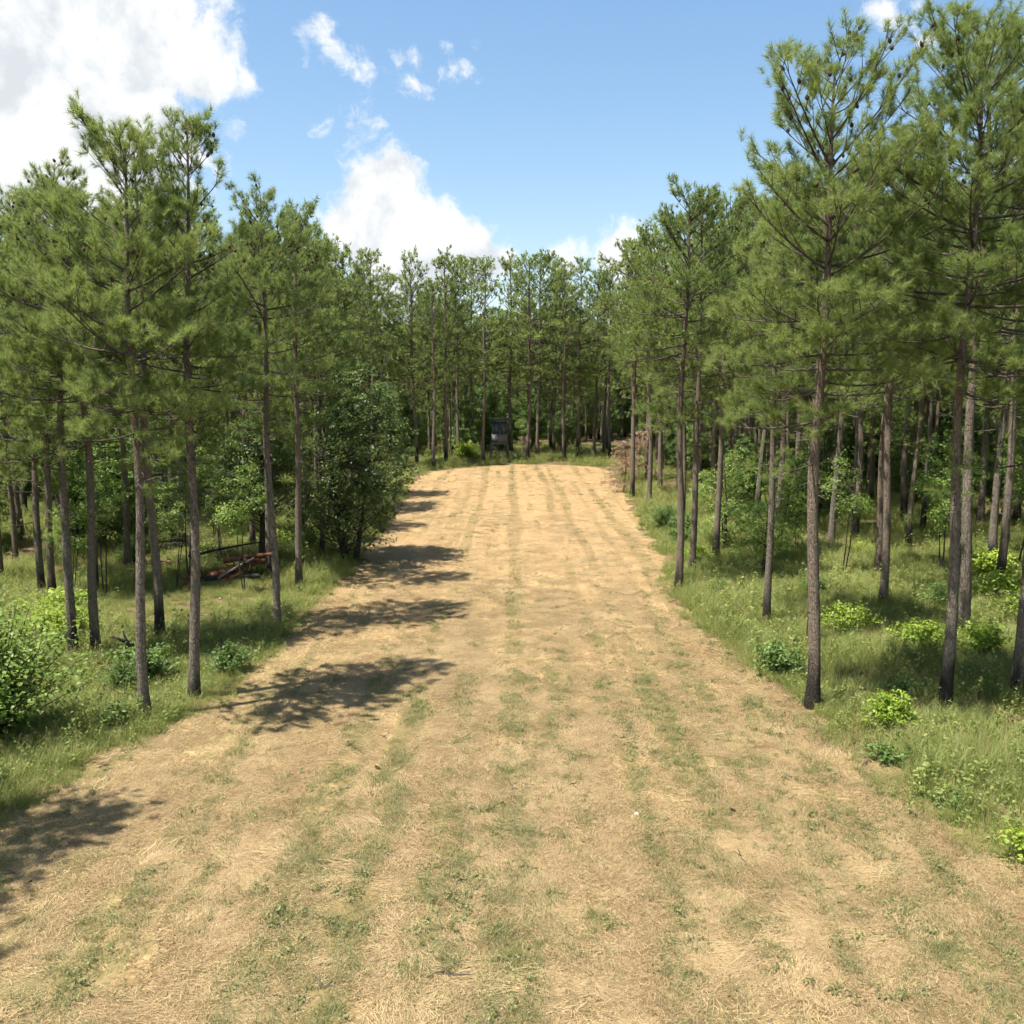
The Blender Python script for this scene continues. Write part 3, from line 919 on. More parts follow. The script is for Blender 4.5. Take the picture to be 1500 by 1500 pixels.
def build_hardwood(seed, H, lobes, nclump, leaves, size, stems=1, r0=0.1, clump_r=0.38):
    """lobes: (x, y, z, rx, ry, rz) ellipsoids that make the crown's uneven outline"""
    rng = np.random.default_rng(seed)
    wood = []; tr = []
    mains = []
    for s in range(stems):
        a = rng.uniform(0, 6.28); sp = 0.06 * H if stems > 1 else 0.02 * H
        t = np.linspace(0, 1, 12)
        P = np.stack([math.cos(a) * sp * (2.4 * t + (0.25 if stems > 1 else 0)) + rng.normal(0, .03, 12).cumsum() * 0.5, math.sin(a) * sp * (2.4 * t + (0.25 if stems > 1 else 0)) + rng.normal(0, .03, 12).cumsum() * 0.5, -0.15 + t * H * rng.uniform(0.82, 0.95)], -1)
        r = r0 * (1 - 0.85 * t) * (1 + 0.4 * np.exp(-t * 18))
        tr.append(tube(P, r, 8, True, 0.05, rng)); mains.append(P)
    vol = np.array([l[3] * l[4] * l[5] for l in lobes]) ** 0.8; vol /= vol.sum()
    C = []; N = []
    for q in range(nclump):
        l = lobes[rng.choice(len(lobes), p=vol)]
        v = rng.normal(0, 1, 3); v /= np.linalg.norm(v)
        rad = rng.uniform(0.35, 1.0) ** 0.45
        c = np.array(l[:3]) + v * rad * np.array(l[3:])
        if c[2] < 0.25:
            continue
        C.append(c); N.append(v)
        if rng.random() < 0.3:
            m = mains[rng.integers(len(mains))]
            zz = max(0.3, c[2] - rng.uniform(0.2, 0.5) * (abs(c[0]) + abs(c[1])) - 0.3)
            p0 = np.array([np.interp(zz, m[:, 2], m[:, i]) for i in range(3)])
            mid = (p0 + c) / 2 + np.array([0, 0, -0.08 * np.linalg.norm(c - p0)])
            L = np.linalg.norm(c - p0)
            wood.append(tube(np.stack([p0, mid, c]), [0.006 + 0.007 * L, 0.005 + 0.004 * L, 0.004], 5, False))
    C = np.array(C); N = np.array(N)
    k = leaves
    tc = np.clip(rng.normal(0.45, 0.25, len(C)), 0, 1)
    off = rng.normal(0, 1, (len(C), k, 3)); off /= np.linalg.norm(off, axis=2, keepdims=True)
    off *= (rng.uniform(0, 1, (len(C), k, 1)) ** 0.5) * clump_r * rng.uniform(0.6, 1.3, (len(C), 1, 1)); off[..., 2] *= 0.55
    P = (C[:, None] + off).reshape(-1, 3)
    nn = (off / clump_r * 0.6 + N[:, None] * 0.35 + np.array([0, 0, 0.9]) + rng.normal(0, 0.45, off.shape)).reshape(-1, 3)
    V, F = leaf_cloud(P, nn, size, rng)
    tint = np.repeat((np.repeat(tc, k) + rng.normal(0, .10, len(P))), 4)
    keep = P[:, 2].repeat(4) > 0
    return dict(trunk=join(tr), limbs=join(wood) if wood else None, leaves=(V, [F], np.clip(tint, 0, 1)))


def hard_meshes(g, leafmat):
    g['me_trunk'] = smooth(make_mesh('hardwood_trunk', [(g['trunk'][0], g['trunk'][1], M['hbark'], {})]))
    g['me_limbs'] = smooth(make_mesh('hardwood_limbs', [(g['limbs'][0], g['limbs'][1], M['hbark'], {})]))
    g['me_crown'] = make_mesh('hardwood_leaves', [(g['leaves'][0], g['leaves'][1], M[leafmat], {'tint': g['leaves'][2]})])
    return g


def place_hard(g, name, label, cat, x, y, s=1.0, rot=0.0, group=None):
    t = thing(name, label, cat, (x, y, hz(x, y)), rot, s, group)
    obj('trunk' if name.endswith('tree') else 'stems', g['me_trunk'], t)
    c = obj('crown' if name.endswith('tree') else 'foliage', g['me_crown'], t, kind='stuff')
    obj('limbs' if name.endswith('tree') else 'twigs', g['me_limbs'], c, kind='stuff')
    return t


def ragged_lobes(rng, H, base, R, n, flat=1.0):
    L = []
    for i in range(n):
        u = (i + 0.5) / n
        z = base + (H - base) * u * 0.92
        rr = R * (math.sin(PI * min(1, u * 0.85 + 0.18)) ** 0.7)
        a = rng.uniform(0, 6.28); o = rr * rng.uniform(0.25, 0.6)
        q = rr * rng.uniform(0.45, 0.75)
        L.append((math.cos(a) * o, math.sin(a) * o, z, q, q, q * flat * rng.uniform(0.55, 0.9)))
    return L


rg = np.random.default_rng(77)
oak = hard_meshes(build_hardwood(301, 8.6, ragged_lobes(rg, 8.6, 1.1, 2.7, 24), 660, 24, 0.125, 3, 0.10), 'oakleaf')
oak2 = hard_meshes(build_hardwood(302, 7.2, ragged_lobes(rg, 7.2, 2.4, 2.3, 14), 420, 24, 0.13, 1, 0.15), 'oakleaf')
gum = hard_meshes(build_hardwood(303, 6.0, ragged_lobes(rg, 6.0, 0.8, 2.0, 14), 210, 20, 0.12, 3, 0.045), 'midleaf')
und = [hard_meshes(build_hardwood(310 + i, 7.0, ragged_lobes(rg, 7.0, [0.6, 1.6, 0.5][i], [2.0, 2.3, 1.6][i], 16), 360, 22, 0.15, [1, 1, 2][i], 0.08), ['leaf', 'oakleaf', 'leaf'][i]) for i in range(3)]
place_hard(oak, 'oak_tree', 'dense dark green oak leafy to the ground on the left field edge', 'oak tree', -6.9, 40.0, 1.13, 0.7)
place_hard(oak2, 'oak_tree', 'dark shady oak with a black trunk behind the log heap', 'oak tree', -10.2, 37.9, 1.0, 2.0)
place_hard(gum, 'sapling_tree', 'leafy light green sapling at the right field edge, halfway up', 'sapling', 9.9, 43.0, 0.92, 1.1)
place_hard(gum, 'sapling_tree', 'low light green sapling behind the thick pine on the right edge', 'sapling', 9.6, 36.0, 0.62, 4.0)
place_hard(gum, 'sapling_tree', 'leafy sapling in shade between the right edge pines', 'sapling', 11.2, 39.6, 0.7, 2.2)
PLACED += [(-6.9, 40.0), (-10.2, 37.9), (9.9, 43), (9.6, 36)]
for n, x0, x1, y0, y1, lab, grp, ok in [
    (36, -44, -13, 42, 92, 'leafy understory tree', 'understory of the left stand', lambda x, y: -x < 0.56 * y + 2 and infield(x, y) < -5 and (y > 52 or x < -17)),
    (34, 13, 46, 48, 94, 'leafy understory tree', 'understory of the right stand', lambda x, y: x < 0.56 * y + 2 and infield(x, y) < -6),
    (44, -40, 42, 98, 116, 'far leafy tree', 'understory of the far wood', lambda x, y: not (-3 < x < 0.5 and y < 102)),
]:
    pts = scatter(n, x0, x1, y0, y1, 2.0, ok)
    for (x, y), lb in zip(pts, between_labels(pts, lab)):
        place_hard(und[[0, 2, 0, 2, 1][int(rng.integers(0, 5))]], 'understory_tree', lb, 'tree', x, y, rng.uniform(0.7, 1.25), rng.uniform(0, 6.28), grp)


thin = hard_meshes(build_hardwood(320, 6.4, ragged_lobes(rg, 6.4, 2.6, 1.15, 9), 100, 18, 0.11, 2, 0.032), 'midleaf')
for n, x0, x1, y0, y1, ok in [(10, -20, -9, 30, 50, lambda x, y: infield(x, y) < -2.5 and -x < 0.54 * y), (7, 9, 22, 34, 56, lambda x, y: infield(x, y) < -2.5)]:
    pts = scatter(n, x0, x1, y0, y1, 1.3, ok)
    for (x, y), lb in zip(pts, between_labels(pts, 'thin leafy sapling')):
        place_hard(thin, 'sapling_tree', lb, 'sapling', x, y, rng.uniform(0.6, 1.1), rng.uniform(0, 6.28), 'thin saplings among the pines')


def build_shrub(seed, H, R, stems, leaves, size):
    rng = np.random.default_rng(seed)
    wood = []; Ps = []; Ns = []; T = []
    for s in range(stems):
        a = rng.uniform(0, 6.28); lean = rng.uniform(0.1, 1.0) * R; h = H * rng.uniform(0.55, 1.0) * (1 - 0.35 * (lean / R) ** 2)
        t = np.linspace(0, 1, 5)
        P = np.stack([math.cos(a) * lean * t ** 1.2, math.sin(a) * lean * t ** 1.2, -0.05 + h * t ** 0.85], -1)
        wood.append(tube(P, 0.011 * (1 - 0.75 * t), 4, False))
        tw = rng.normal(0.5, 0.18)
        for k in range(leaves):
            f = rng.uniform(0.3, 1.02); p = np.array([np.interp(f, t, P[:, i]) for i in range(3)])
            v = rng.normal(0, 1, 3); v[2] *= 0.5; v /= np.linalg.norm(v)
            p = p + v * rng.uniform(0.03, 0.17) * (0.5 + R * 0.5)
            Ps.append(p); Ns.append(v * 0.5 + np.array([0, 0, 0.8]) + rng.normal(0, .3, 3)); T.append(tw + rng.normal(0, .1) + 0.15 * (f - 0.6))
    Ps = np.array(Ps); Ns = np.array(Ns)
    Ps[:, 2] = np.maximum(Ps[:, 2], 0.03)
    V, F = leaf_cloud(Ps, Ns, size, rng)
    return dict(trunk=join(wood[::2]), limbs=join(wood[1::2]), leaves=(V, [F], np.clip(np.repeat(T, 4), 0, 1)))


SH = {k: hard_meshes(build_shrub(*a), m) for k, a, m in [
    ('lime', (401, 1.1, 0.85, 60, 34, 0.11), 'limeleaf'), ('lime2', (402, 0.95, 1.0, 64, 32, 0.105), 'limeleaf'),
    ('green', (403, 1.0, 0.8, 46, 30, 0.10), 'leaf'), ('bigl', (406, 2.2, 1.5, 130, 46, 0.085), 'midleaf'), ('big', (404, 2.2, 1.5, 100, 40, 0.10), 'leaf'), ('low', (405, 0.5, 0.6, 30, 22, 0.085), 'leaf')]}
shrubs = [
    ('lime', 8.35, 20.1, 0.85, 'bright lime green round shrub right of the tallest near pine'),
    ('lime2', 10.4, 28.6, 1.05, 'lime green shrub behind the paired pine trunks on the right'),
    ('lime', 12.9, 25.4, 1.0, 'lime shrub right of the big leaning pine, in front of its neighbours'),
    ('lime2', 11.5, 25.9, 1.0, 'lime shrub showing just left of the big leaning pine'),
    ('lime2', 17.6, 33.4, 1.3, 'yellow-green shrub by the thin pale pine on the right'),
    ('lime', 18.9, 36.6, 1.3, 'tall yellow-green shrub at the right picture edge, deep in the stand'),
    ('lime2', 16.6, 30.4, 1.1, 'low yellow-green shrub in front of the other yellow-green ones on the right'),
    ('green', 6.9, 24.0, 1.1, 'dark green feathery shrub left of the tallest near pine'),
    ('green', 10.8, 33.2, 0.9, 'small dark shrub in the shade left of two pines'),
    ('low', 9.6, 22.6, 1.1, 'low green shrub between the two big right pines'),
    ('lime', 8.3, 14.0, 0.8, 'lime green shrub cut by the lower right picture edge'),
    ('low', 7.9, 16.1, 0.8, 'small green bush on the right edge above the corner shrub'),
    ('low', 7.5, 18.2, 1.0, 'low green bush in front of the bright round shrub'),
    ('bigl', -11.0, 19.4, 1.5, 'big pale green bush at the left picture edge'),
    ('big', -10.3, 16.6, 0.62, 'lower green bush below the big bush at the left picture edge'),
    ('green', -9.4, 23.4, 1.25, 'dark green bush between the two nearest left pines'),
    ('green', -8.7, 20.0, 0.75, 'small shaded bush left of the nearest left pine'),
    ('green', -7.4, 24.2, 0.9, 'bush just behind the second-nearest left pine'),
    ('lime2', -13.0, 26.6, 1.2, 'sunlit yellow-green bush behind the big bush on the left'),
    ('lime2', -14.4, 29.6, 1.2, 'sunlit yellow-green bush left of the dark paired pines'),
    ('big', -17.2, 29.6, 0.8, 'broad green bush at the left picture edge, farther back'),
    ('green', 8.6, 47.0, 1.3, 'green bush at the foot of the light green sapling'),
    ('green', 7.9, 44.0, 1.1, 'bush on the right field edge in front of the light green sapling'),
    ('low', -1.0, 92.2, 1.2, 'low green bush at the foot of the box blind'),
    ('lime', -4.6, 95.2, 2.0, 'light green bush left of the box blind'),
    ('green', 0.4, 92.4, 1.2, 'green bush right of the box blind'),
    ('lime2', 11.6, 97.0, 2.0, 'light green bush at the right end of the far row'),
]
for i, (k, x, y, s, lab) in enumerate(shrubs):
    place_hard(SH[k], 'shrub', lab, 'shrub', x, y, s, i * 1.7, 'shrubs around the field')

for n, x0, x1, y0, y1, what, ok in [
    (20, -24, -8.2, 15, 46, 'small wild bush', lambda x, y: infield(x, y) < -1.0 and -x < 0.54 * y + 1 and not (26 < y < 38 and -13.5 < x < -7)),
    (22, 7.2, 28, 15, 52, 'small wild bush', lambda x, y: infield(x, y) < -1.0 and x < 0.54 * y + 1),
]:
    pts = scatter(n, x0, x1, y0, y1, 1.1, ok)
    for (x, y), lb in zip(pts, between_labels(pts, what)):
        place_hard(SH[['low', 'green', 'lime2', 'low', 'big'][int(rng.integers(0, 5))]], 'shrub', lb, 'shrub', x, y, rng.uniform(0.45, 1.0) * (0.7 if y < 20 else 1), rng.uniform(0, 6.28), 'small bushes dotted over the verges')

# ------------------------------------------------------------------ dead wood
def dead_sapling(x, y, s, label, seed, needles=True):
    rng = np.random.default_rng(seed)
    t = thing('dead_sapling', label, 'dead tree', (x, y, hz(x, y)), rng.uniform(0, 6), s)
    H = 4.2
    tt = np.linspace(0, 1, 8)
    P = np.stack([0.15 * np.sin(tt * 3), 0.1 * np.sin(tt * 4), -0.1 + H * tt], -1)
    obj('trunk', smooth(make_mesh('dead_trunk', [(*tube(P, 0.05 * (1 - 0.85 * tt), 7, True), M['deadlimb'], {})])), t)
    wood = []; Ps = []; Ds = []
    for q in range(64):
        z = rng.uniform(0.5, 4.0); a = rng.uniform(0, 6.28); L = (1.7 - 0.33 * z) * rng.uniform(0.6, 1.1) + 0.2
        s_ = np.linspace(0, 1, 5)
        B = np.outer(s_ * L, [math.cos(a), math.sin(a), 0.25]) + np.array([0, 0, z]); B[:, 2] -= 0.3 * L * s_ ** 2
        B[:, :2] += rng.normal(0, .03, (5, 2)).cumsum(0)
        wood.append(tube(B, 0.012 * (1 - 0.8 * s_), 4, False))
        for e in range(6):
            f = rng.uniform(0.25, 1); pb = np.array([np.interp(f, s_, B[:, i]) for i in range(3)])
            dv = np.array([math.cos(a + rng.normal(0, 1)), math.sin(a + rng.normal(0, 1)), rng.normal(-.2, .3)])
            wood.append(tube(np.stack([pb, pb + dv * rng.uniform(.12, .4)]), [0.005, 0.002], 3, False))
            Ps.append(pb + dv * 0.2); Ds.append(dv + np.array([0, 0, -.3]))
    wv, wf = join(wood)
    c = obj('branches', smooth(make_mesh('dead_branches', [(wv, wf, M['deadlimb'], {})])), t, kind='stuff')
    if needles:
        tv, _ = needle_template(rng, 26, 2.6)
        d, a, b = frames(np.array(Ds)); P2 = np.array(Ps)
        V = (P2[:, None] + tv[None, :, 0:1] * a[:, None] + tv[None, :, 1:2] * b[:, None] + tv[None, :, 2:3] * d[:, None]).reshape(-1, 3)
        obj('needles', make_mesh('dead_needles', [(V, [np.arange(len(V)).reshape(-1, 3)], M['needle_dead'], {'tint': np.repeat(rng.uniform(0.2, 0.9, len(P2)), len(tv))})]), c, kind='stuff')


dead_sapling(7.9, 67.0, 0.9, 'brown dead pine sapling at the right edge far up the field', 501)
dead_sapling(9.8, 73.0, 1.0, 'smaller brown dead sapling behind the brown one on the right edge', 502)
dead_sapling(1.2, 96.0, 0.55, 'rusty dead sapling between the box blind and the far pines', 503)
dead_sapling(-14.0, 40.5, 1.15, 'bare grey dead tree top in the left stand', 504, False)
dead_sapling(-16.6, 43.0, 1.2, 'bare brown dead tree in the left stand behind the grey one', 505, False)
dead_sapling(-12.0, 38.6, 0.8, 'small bare dead sapling left of the log heap', 506, False)


def log(name, p0, p1, r0, r1, mat, label, seed, bend=0.05, cat='log', group=None):
    rng = np.random.default_rng(seed)
    p0 = np.array(p0, float); p1 = np.array(p1, float)
    d = p1 - p0
    t = np.linspace(0, 1, 14)
    P = np.outer(t, d); P[:, 2] += bend * np.sin(t * PI) * np.linalg.norm(d) * 0.3
    P[:, 0] += rng.normal(0, .012, 14).cumsum()
    v, f = tube(P, np.interp(t, [0, 1], [r0, r1]) * (1 + rng.normal(0, .07, 14)), 11, True, 0.07, rng)
    root = thing(name, label, cat, tuple(p0), 0, 1.0, group)
    obj('stem', smooth(make_mesh('log_stem', [(v, f, M[mat], {})])), root)
    st = []
    for q in range(5):
        f0 = rng.uniform(0.15, 0.95); pb = P[int(f0 * 13)]
        dv = rng.normal(0, 1, 3); dv[2] = abs(dv[2]); dv /= np.linalg.norm(dv)
        for sgeo in [tube(np.stack([pb, pb + dv * (r0 + rng.uniform(.08, .35))]), [r0 * 0.28, r0 * 0.12], 6, True)]:
            obj('branch_stub', smooth(make_mesh('branch_stub', [(*sgeo, M[mat], {})])), root)
    return root


GH = 'logs heaped at the foot of the dark oak'
log('fallen_log', (-11.6, 35.6, 0.24), (-9.4, 36.5, 0.81), 0.17, 0.10, 'redrot', 'red rotten log lying aslant in the heap below the dark oak', 1, group=GH)
log('fallen_log', (-12.0, 35.1, 0.21), (-9.6, 35.5, 0.31), 0.14, 0.08, 'charwood', 'charred log at the bottom of the heap below the dark oak', 2, group=GH)
log('fallen_log', (-11.2, 36.3, 0.73), (-9.0, 36.0, 1.08), 0.11, 0.06, 'redrot', 'thin red log on top of the heap below the dark oak', 3, group=GH)
log('fallen_log', (-12.6, 36.4, 0.90), (-9.6, 36.9, 1.42), 0.05, 0.03, 'charwood', 'dark pole lying along the back of the log heap', 4, 0.05, group=GH)
log('fallen_log', (-11.0, 34.9, 0.33), (-9.9, 35.9, 0.93), 0.06, 0.035, 'greywood', 'pale broken branch across the log heap', 5, group=GH)
log('fallen_log', (-12.3, 34.6, 0.19), (-11.8, 34.9, 0.40), 0.15, 0.09, 'redrot', 'short red chunk of rotten wood in front of the heap', 6, group=GH)
log('fallen_log', (-10.9, 34.8, 0.19), (-10.2, 35.2, 0.49), 0.11, 0.05, 'redrot', 'broken red stub leaning on the front of the log heap', 16, group=GH)
log('fallen_log', (-10.6, 36.9, 0.39), (-10.0, 35.2, 0.86), 0.07, 0.03, 'charwood', 'short black branch lying crosswise over the log heap', 17, group=GH)
log('fallen_log', (-12.6, 24.8, 0.20), (-9.6, 25.3, 0.22), 0.10, 0.07, 'greywood', 'grey fallen log behind the soot-black pine on the left', 7)
log('fallen_log', (-10.7, 24.0, 0.12), (-9.7, 24.3, 0.22), 0.14, 0.10, 'redrot', 'short red rotten log beside the grey fallen log', 8)
log('stump', (-10.4, 25.0, 0.0), (-10.35, 25.05, 0.62), 0.20, 0.05, 'charwood', 'small charred pointed stump at the end of the grey fallen log', 9, 0.0, 'stump')

# ------------------------------------------------------------------ the hunter's box blind at the far end
def box(c, s):
    c = np.array(c, float); s = np.array(s, float) / 2
    v = np.array([[x, y, z] for x in (-1, 1) for y in (-1, 1) for z in (-1, 1)]) * s + c
    f = np.array([[0, 1, 3, 2], [4, 6, 7, 5], [0, 4, 5, 1], [2, 3, 7, 6], [0, 2, 6, 4], [1, 5, 7, 3]])
    return v, [f]


M['blind'] = plain_mat('blind_painted_panel', (0.10, 0.115, 0.12), (0.17, 0.185, 0.19), 2.5, 0.6)
M['blindlow'] = plain_mat('blind_faded_panel', (0.12, 0.112, 0.115), (0.20, 0.185, 0.185), 2.0, 0.75)
M['blindroof'] = plain_mat('blind_roof', (0.05, 0.07, 0.06), (0.09, 0.115, 0.10), 2.0, 0.5)
mg, Ng, og = new_mat('blind_window_glass')
pg = Ng.n('ShaderNodeBsdfPrincipled', {'Base Color': (0.045, 0.075, 0.085, 1), 'Roughness': 0.06})
mg.node_tree.links.new(pg.outputs[0], og.inputs[0])
M['glass'] = mg
M['timber'] = plain_mat('blind_timber', (0.10, 0.085, 0.07), (0.2, 0.175, 0.15), 3.0, 0.9, (6, 6, 1))


def part(name, geo, mat, parent):
    me = make_mesh(name, [(geo[0], geo[1], M[mat], {})])
    return obj(name, me, parent)


bl = thing('box_blind', 'dark hunting box blind on timber legs at the far end of the field', 'hunting blind', (-1.25, 93.6, hz(-1.25, 93.6)), 0.10, 1.0)
w, zf, zt = 1.42, 1.8, 4.2
part('floor', box((0, 0, zf), (w + 0.12, w + 0.12, 0.10)), 'timber', bl)
for nm, c, s in [('wall', (0, -w / 2, zf + 0.50), (w, 0.05, 0.88)), ('wall', (0, w / 2, zf + 1.22), (w, 0.05, 2.33)), ('wall', (-w / 2 - .026, 0, zf + 0.50), (0.05, w - 0.06, 0.88)), ('wall', (w / 2 + .026, 0, zf + 0.50), (0.05, w - 0.06, 0.88))]:
    part(nm, box(c, s), 'blindlow' if s[2] < 1 else 'blind', bl)
part('header', box((0, -w / 2, zt - 0.12), (w, 0.05, 0.20)), 'blind', bl)
for sx in (-1, 1):
    part('header', box((sx * (w / 2 + .026), 0, zt - 0.12), (0.05, w - 0.06, 0.20)), 'blind', bl)
    part('corner_post', box((sx * (w / 2 - 0.04), -w / 2 + 0.07, zf + 1.25), (0.08, 0.08, 2.28)), 'blind', bl)
for sx in (-1, 1):
    wi = part('window', box((sx * w / 4, -w / 2, zf + 1.56), (w / 2 - 0.10, 0.012, 1.20)), 'glass', bl)
    part('frame', box((sx * (w / 2 - 0.03), -w / 2 - 0.012, zf + 1.56), (0.06, 0.05, 1.22)), 'blind', wi)
    part('frame', box((sx * 0.03, -w / 2 - 0.014, zf + 1.56), (0.055, 0.05, 1.22)), 'blind', wi)
    part('window', box((sx * (w / 2 + .026), 0, zf + 1.56), (0.012, w - 0.2, 1.20)), 'glass', bl)
rf = part('roof', box((0, -0.05, zt + 0.05), (w + 0.55, w + 0.55, 0.09)), 'blindroof', bl)
part('roof_trim', box((0, -0.05 - (w + 0.55) / 2 - 0.02, zt + 0.03), (w + 0.60, 0.035, 0.15)), 'blindroof', rf)
for sx in (-1, 1):
    for sy in (-1, 1):
        part('leg', tube(np.array([(sx * 0.95, sy * 0.95, -0.1), (sx * 0.72, sy * 0.72, zf - 0.06)]), [0.065, 0.065], 8), 'timber', bl)
    part('brace', tube(np.array([(sx * 0.9, -0.93, 0.25), (-sx * 0.76, -0.80, zf - 0.15)]), [0.03, 0.03], 6), 'timber', bl)
for k in range(4):
    part('ladder_rung', tube(np.array([(0.98, -0.25, 0.2 + k * 0.32), (0.98, 0.25, 0.2 + k * 0.32)]), [0.02, 0.02], 6), 'timber', bl)

# ------------------------------------------------------------------ ground cover (uncountable)
def blade_clump(seed, n, rad, h0, h1, w, lean=0.5, flat=False, coherent=None, tint=(0.5, 0.22), warm=0.0, seg=2):
    rng = np.random.default_rng(seed)
    r = rad * np.sqrt(rng.uniform(0, 1, n)); a = rng.uniform(0, 2 * PI, n)
    B = np.stack([r * np.cos(a), r * np.sin(a), np.zeros(n) - 0.01], -1)
    az = rng.uniform(0, 2 * PI, n) if coherent is None else rng.normal(0, coherent, n)
    D = np.stack([np.cos(az), np.sin(az), np.zeros(n)], -1)
    S = np.stack([-np.sin(az), np.cos(az), np.zeros(n)], -1)
    L = rng.uniform(h0, h1, n)
    W = w * rng.uniform(0.6, 1.3, n)
    rows = []
    for k in range(seg + 1):
        t = k / seg
        if flat:
            up = (0.004 + 0.026 * rng.uniform(0, 1, n) ** 2) * math.sin(PI * min(1, t * 0.9 + 0.05)) + 0.008
            c = B + D * (L * (t - 0.5))[:, None] + S * (rng.normal(0, .05, n) * L * t * t)[:, None]; c[:, 2] = up
            ww = W * (1 - 0.7 * t)
        else:
            le = lean * rng.uniform(0.5, 1.3, n) if k == 0 else le
            c = B + D * (L * le * t ** 1.8)[:, None]; c[:, 2] += L * t * (1 - 0.28 * le * t)
            ww = W * (1 - 0.85 * t)
        rows.append((c - S * ww[:, None] * 0.5, c + S * ww[:, None] * 0.5))
    V = np.stack([x for rr in rows for x in rr], 1)          # n, 2(seg+1), 3
    m = 2 * (seg + 1)
    i = np.arange(n)[:, None] * m
    F = np.concatenate([i + np.array([[2 * k, 2 * k + 1, 2 * k + 3, 2 * k + 2]]) for k in range(seg)])
    tv = np.clip(rng.normal(tint[0], tint[1], n), 0, 1)
    wv = np.where(rng.random(n) < warm, rng.uniform(0.4, 1, n), 0)
    T = np.repeat(tv, m); Wm = np.repeat(wv, m)
    return V.reshape(-1, 3), [F], T, Wm


def weed_clump(seed, n=5, H=0.7, size=0.09, rad=0.25):
    rng = np.random.default_rng(seed); wood = []; P = []; N = []
    for s in range(n):
        x, y = rng.normal(0, rad, 2); h = H * rng.uniform(0.5, 1.0); dx, dy = rng.normal(0, .12, 2)
        wood.append(tube(np.array([(x, y, -0.02), (x + dx * .4, y + dy * .4, h * .55), (x + dx, y + dy, h)]), [0.006, 0.005, 0.003], 3, False))
        for k in range(16):
            f = rng.uniform(0.15, 1.0); a = rng.uniform(0, 6.28); o = rng.uniform(0.03, 0.10)
            P.append((x + dx * f + math.cos(a) * o, y + dy * f + math.sin(a) * o, h * f)); N.append((math.cos(a) * .4, math.sin(a) * .4, 0.9))
    V, F = leaf_cloud(np.array(P), np.array(N) + rng.normal(0, .2, (len(P), 3)), size, rng)
    wv, wf = join(wood)
    v, fs = join([(V, [F]), (wv, wf)])
    return v, fs, np.clip(rng.normal(0.5, .2, len(v)), 0, 1), np.zeros(len(v))


def source_collection(name, geos, mat):
    c = bpy.data.collections.new(name)
    for i, (v, fs, t, w) in enumerate(geos):
        me = make_mesh('%s_%02d' % (name, i), [(v, fs, M[mat] if isinstance(mat, str) else M[mat[i]], {'tint': t, 'warm': w})])
        c.objects.link(bpy.data.objects.new('%s_%02d' % (name, i), me))
    return c


def strew(name, label, cat, src, x, y, scale, rotz, idx, dz=0.0, tilt=0.0, seed=0):
    """one uncountable cover: instances of small clumps standing on the ground at the given points"""
    n = len(x)
    rng = np.random.default_rng(seed + 900)
    me = bpy.data.meshes.new(name)
    me.vertices.add(n)
    z = height(x, y) + dz
    me.vertices.foreach_set('co', np.stack([x, y, z], -1).astype(np.float32).ravel())
    a = me.attributes.new('rot', 'FLOAT_VECTOR', 'POINT')
    a.data.foreach_set('vector', np.stack([rng.normal(0, tilt, n) if tilt else np.zeros(n), rng.normal(0, tilt, n) if tilt else np.zeros(n), rotz], -1).astype(np.float32).ravel())
    a = me.attributes.new('scl', 'FLOAT', 'POINT'); a.data.foreach_set('value', scale.astype(np.float32))
    a = me.attributes.new('idx', 'INT', 'POINT'); a.data.foreach_set('value', idx.astype(np.int32))
    o = obj(name, me, None, label=label, category=cat, kind='stuff')
    ng = bpy.data.node_groups.new(name + '_nodes', 'GeometryNodeTree')
    ng.interface.new_socket('Geometry', in_out='INPUT', socket_type='NodeSocketGeometry')
    ng.interface.new_socket('Geometry', in_out='OUTPUT', socket_type='NodeSocketGeometry')
    nn = ng.nodes; lk = ng.links
    gi = nn.new('NodeGroupInput'); go = nn.new('NodeGroupOutput')
    ci = nn.new('GeometryNodeCollectionInfo'); ci.inputs['Collection'].default_value = src
    ci.inputs['Separate Children'].default_value = True; ci.inputs['Reset Children'].default_value = True
    iop = nn.new('GeometryNodeInstanceOnPoints')
    iop.inputs['Pick Instance'].default_value = True
    def att(nm, typ):
        q = nn.new('GeometryNodeInputNamedAttribute'); q.data_type = typ; q.inputs['Name'].default_value = nm
        return q.outputs['Attribute']
    e2r = nn.new('FunctionNodeEulerToRotation')
    lk.new(att('rot', 'FLOAT_VECTOR'), e2r.inputs[0])
    lk.new(gi.outputs[0], iop.inputs['Points'])
    lk.new(ci.outputs[0], iop.inputs['Instance'])
    lk.new(att('idx', 'INT'), iop.inputs['Instance Index'])
    lk.new(e2r.outputs[0], iop.inputs['Rotation'])
    lk.new(att('scl', 'FLOAT'), iop.inputs['Scale'])
    lk.new(iop.outputs[0], go.inputs[0])
    md = o.modifiers.new('strew', 'NODES'); md.node_group = ng
    return o


rs = np.random.default_rng(42)


def in_view(x, y, pad=2.5):
    return np.abs(x) < 0.72 * y + pad + 6


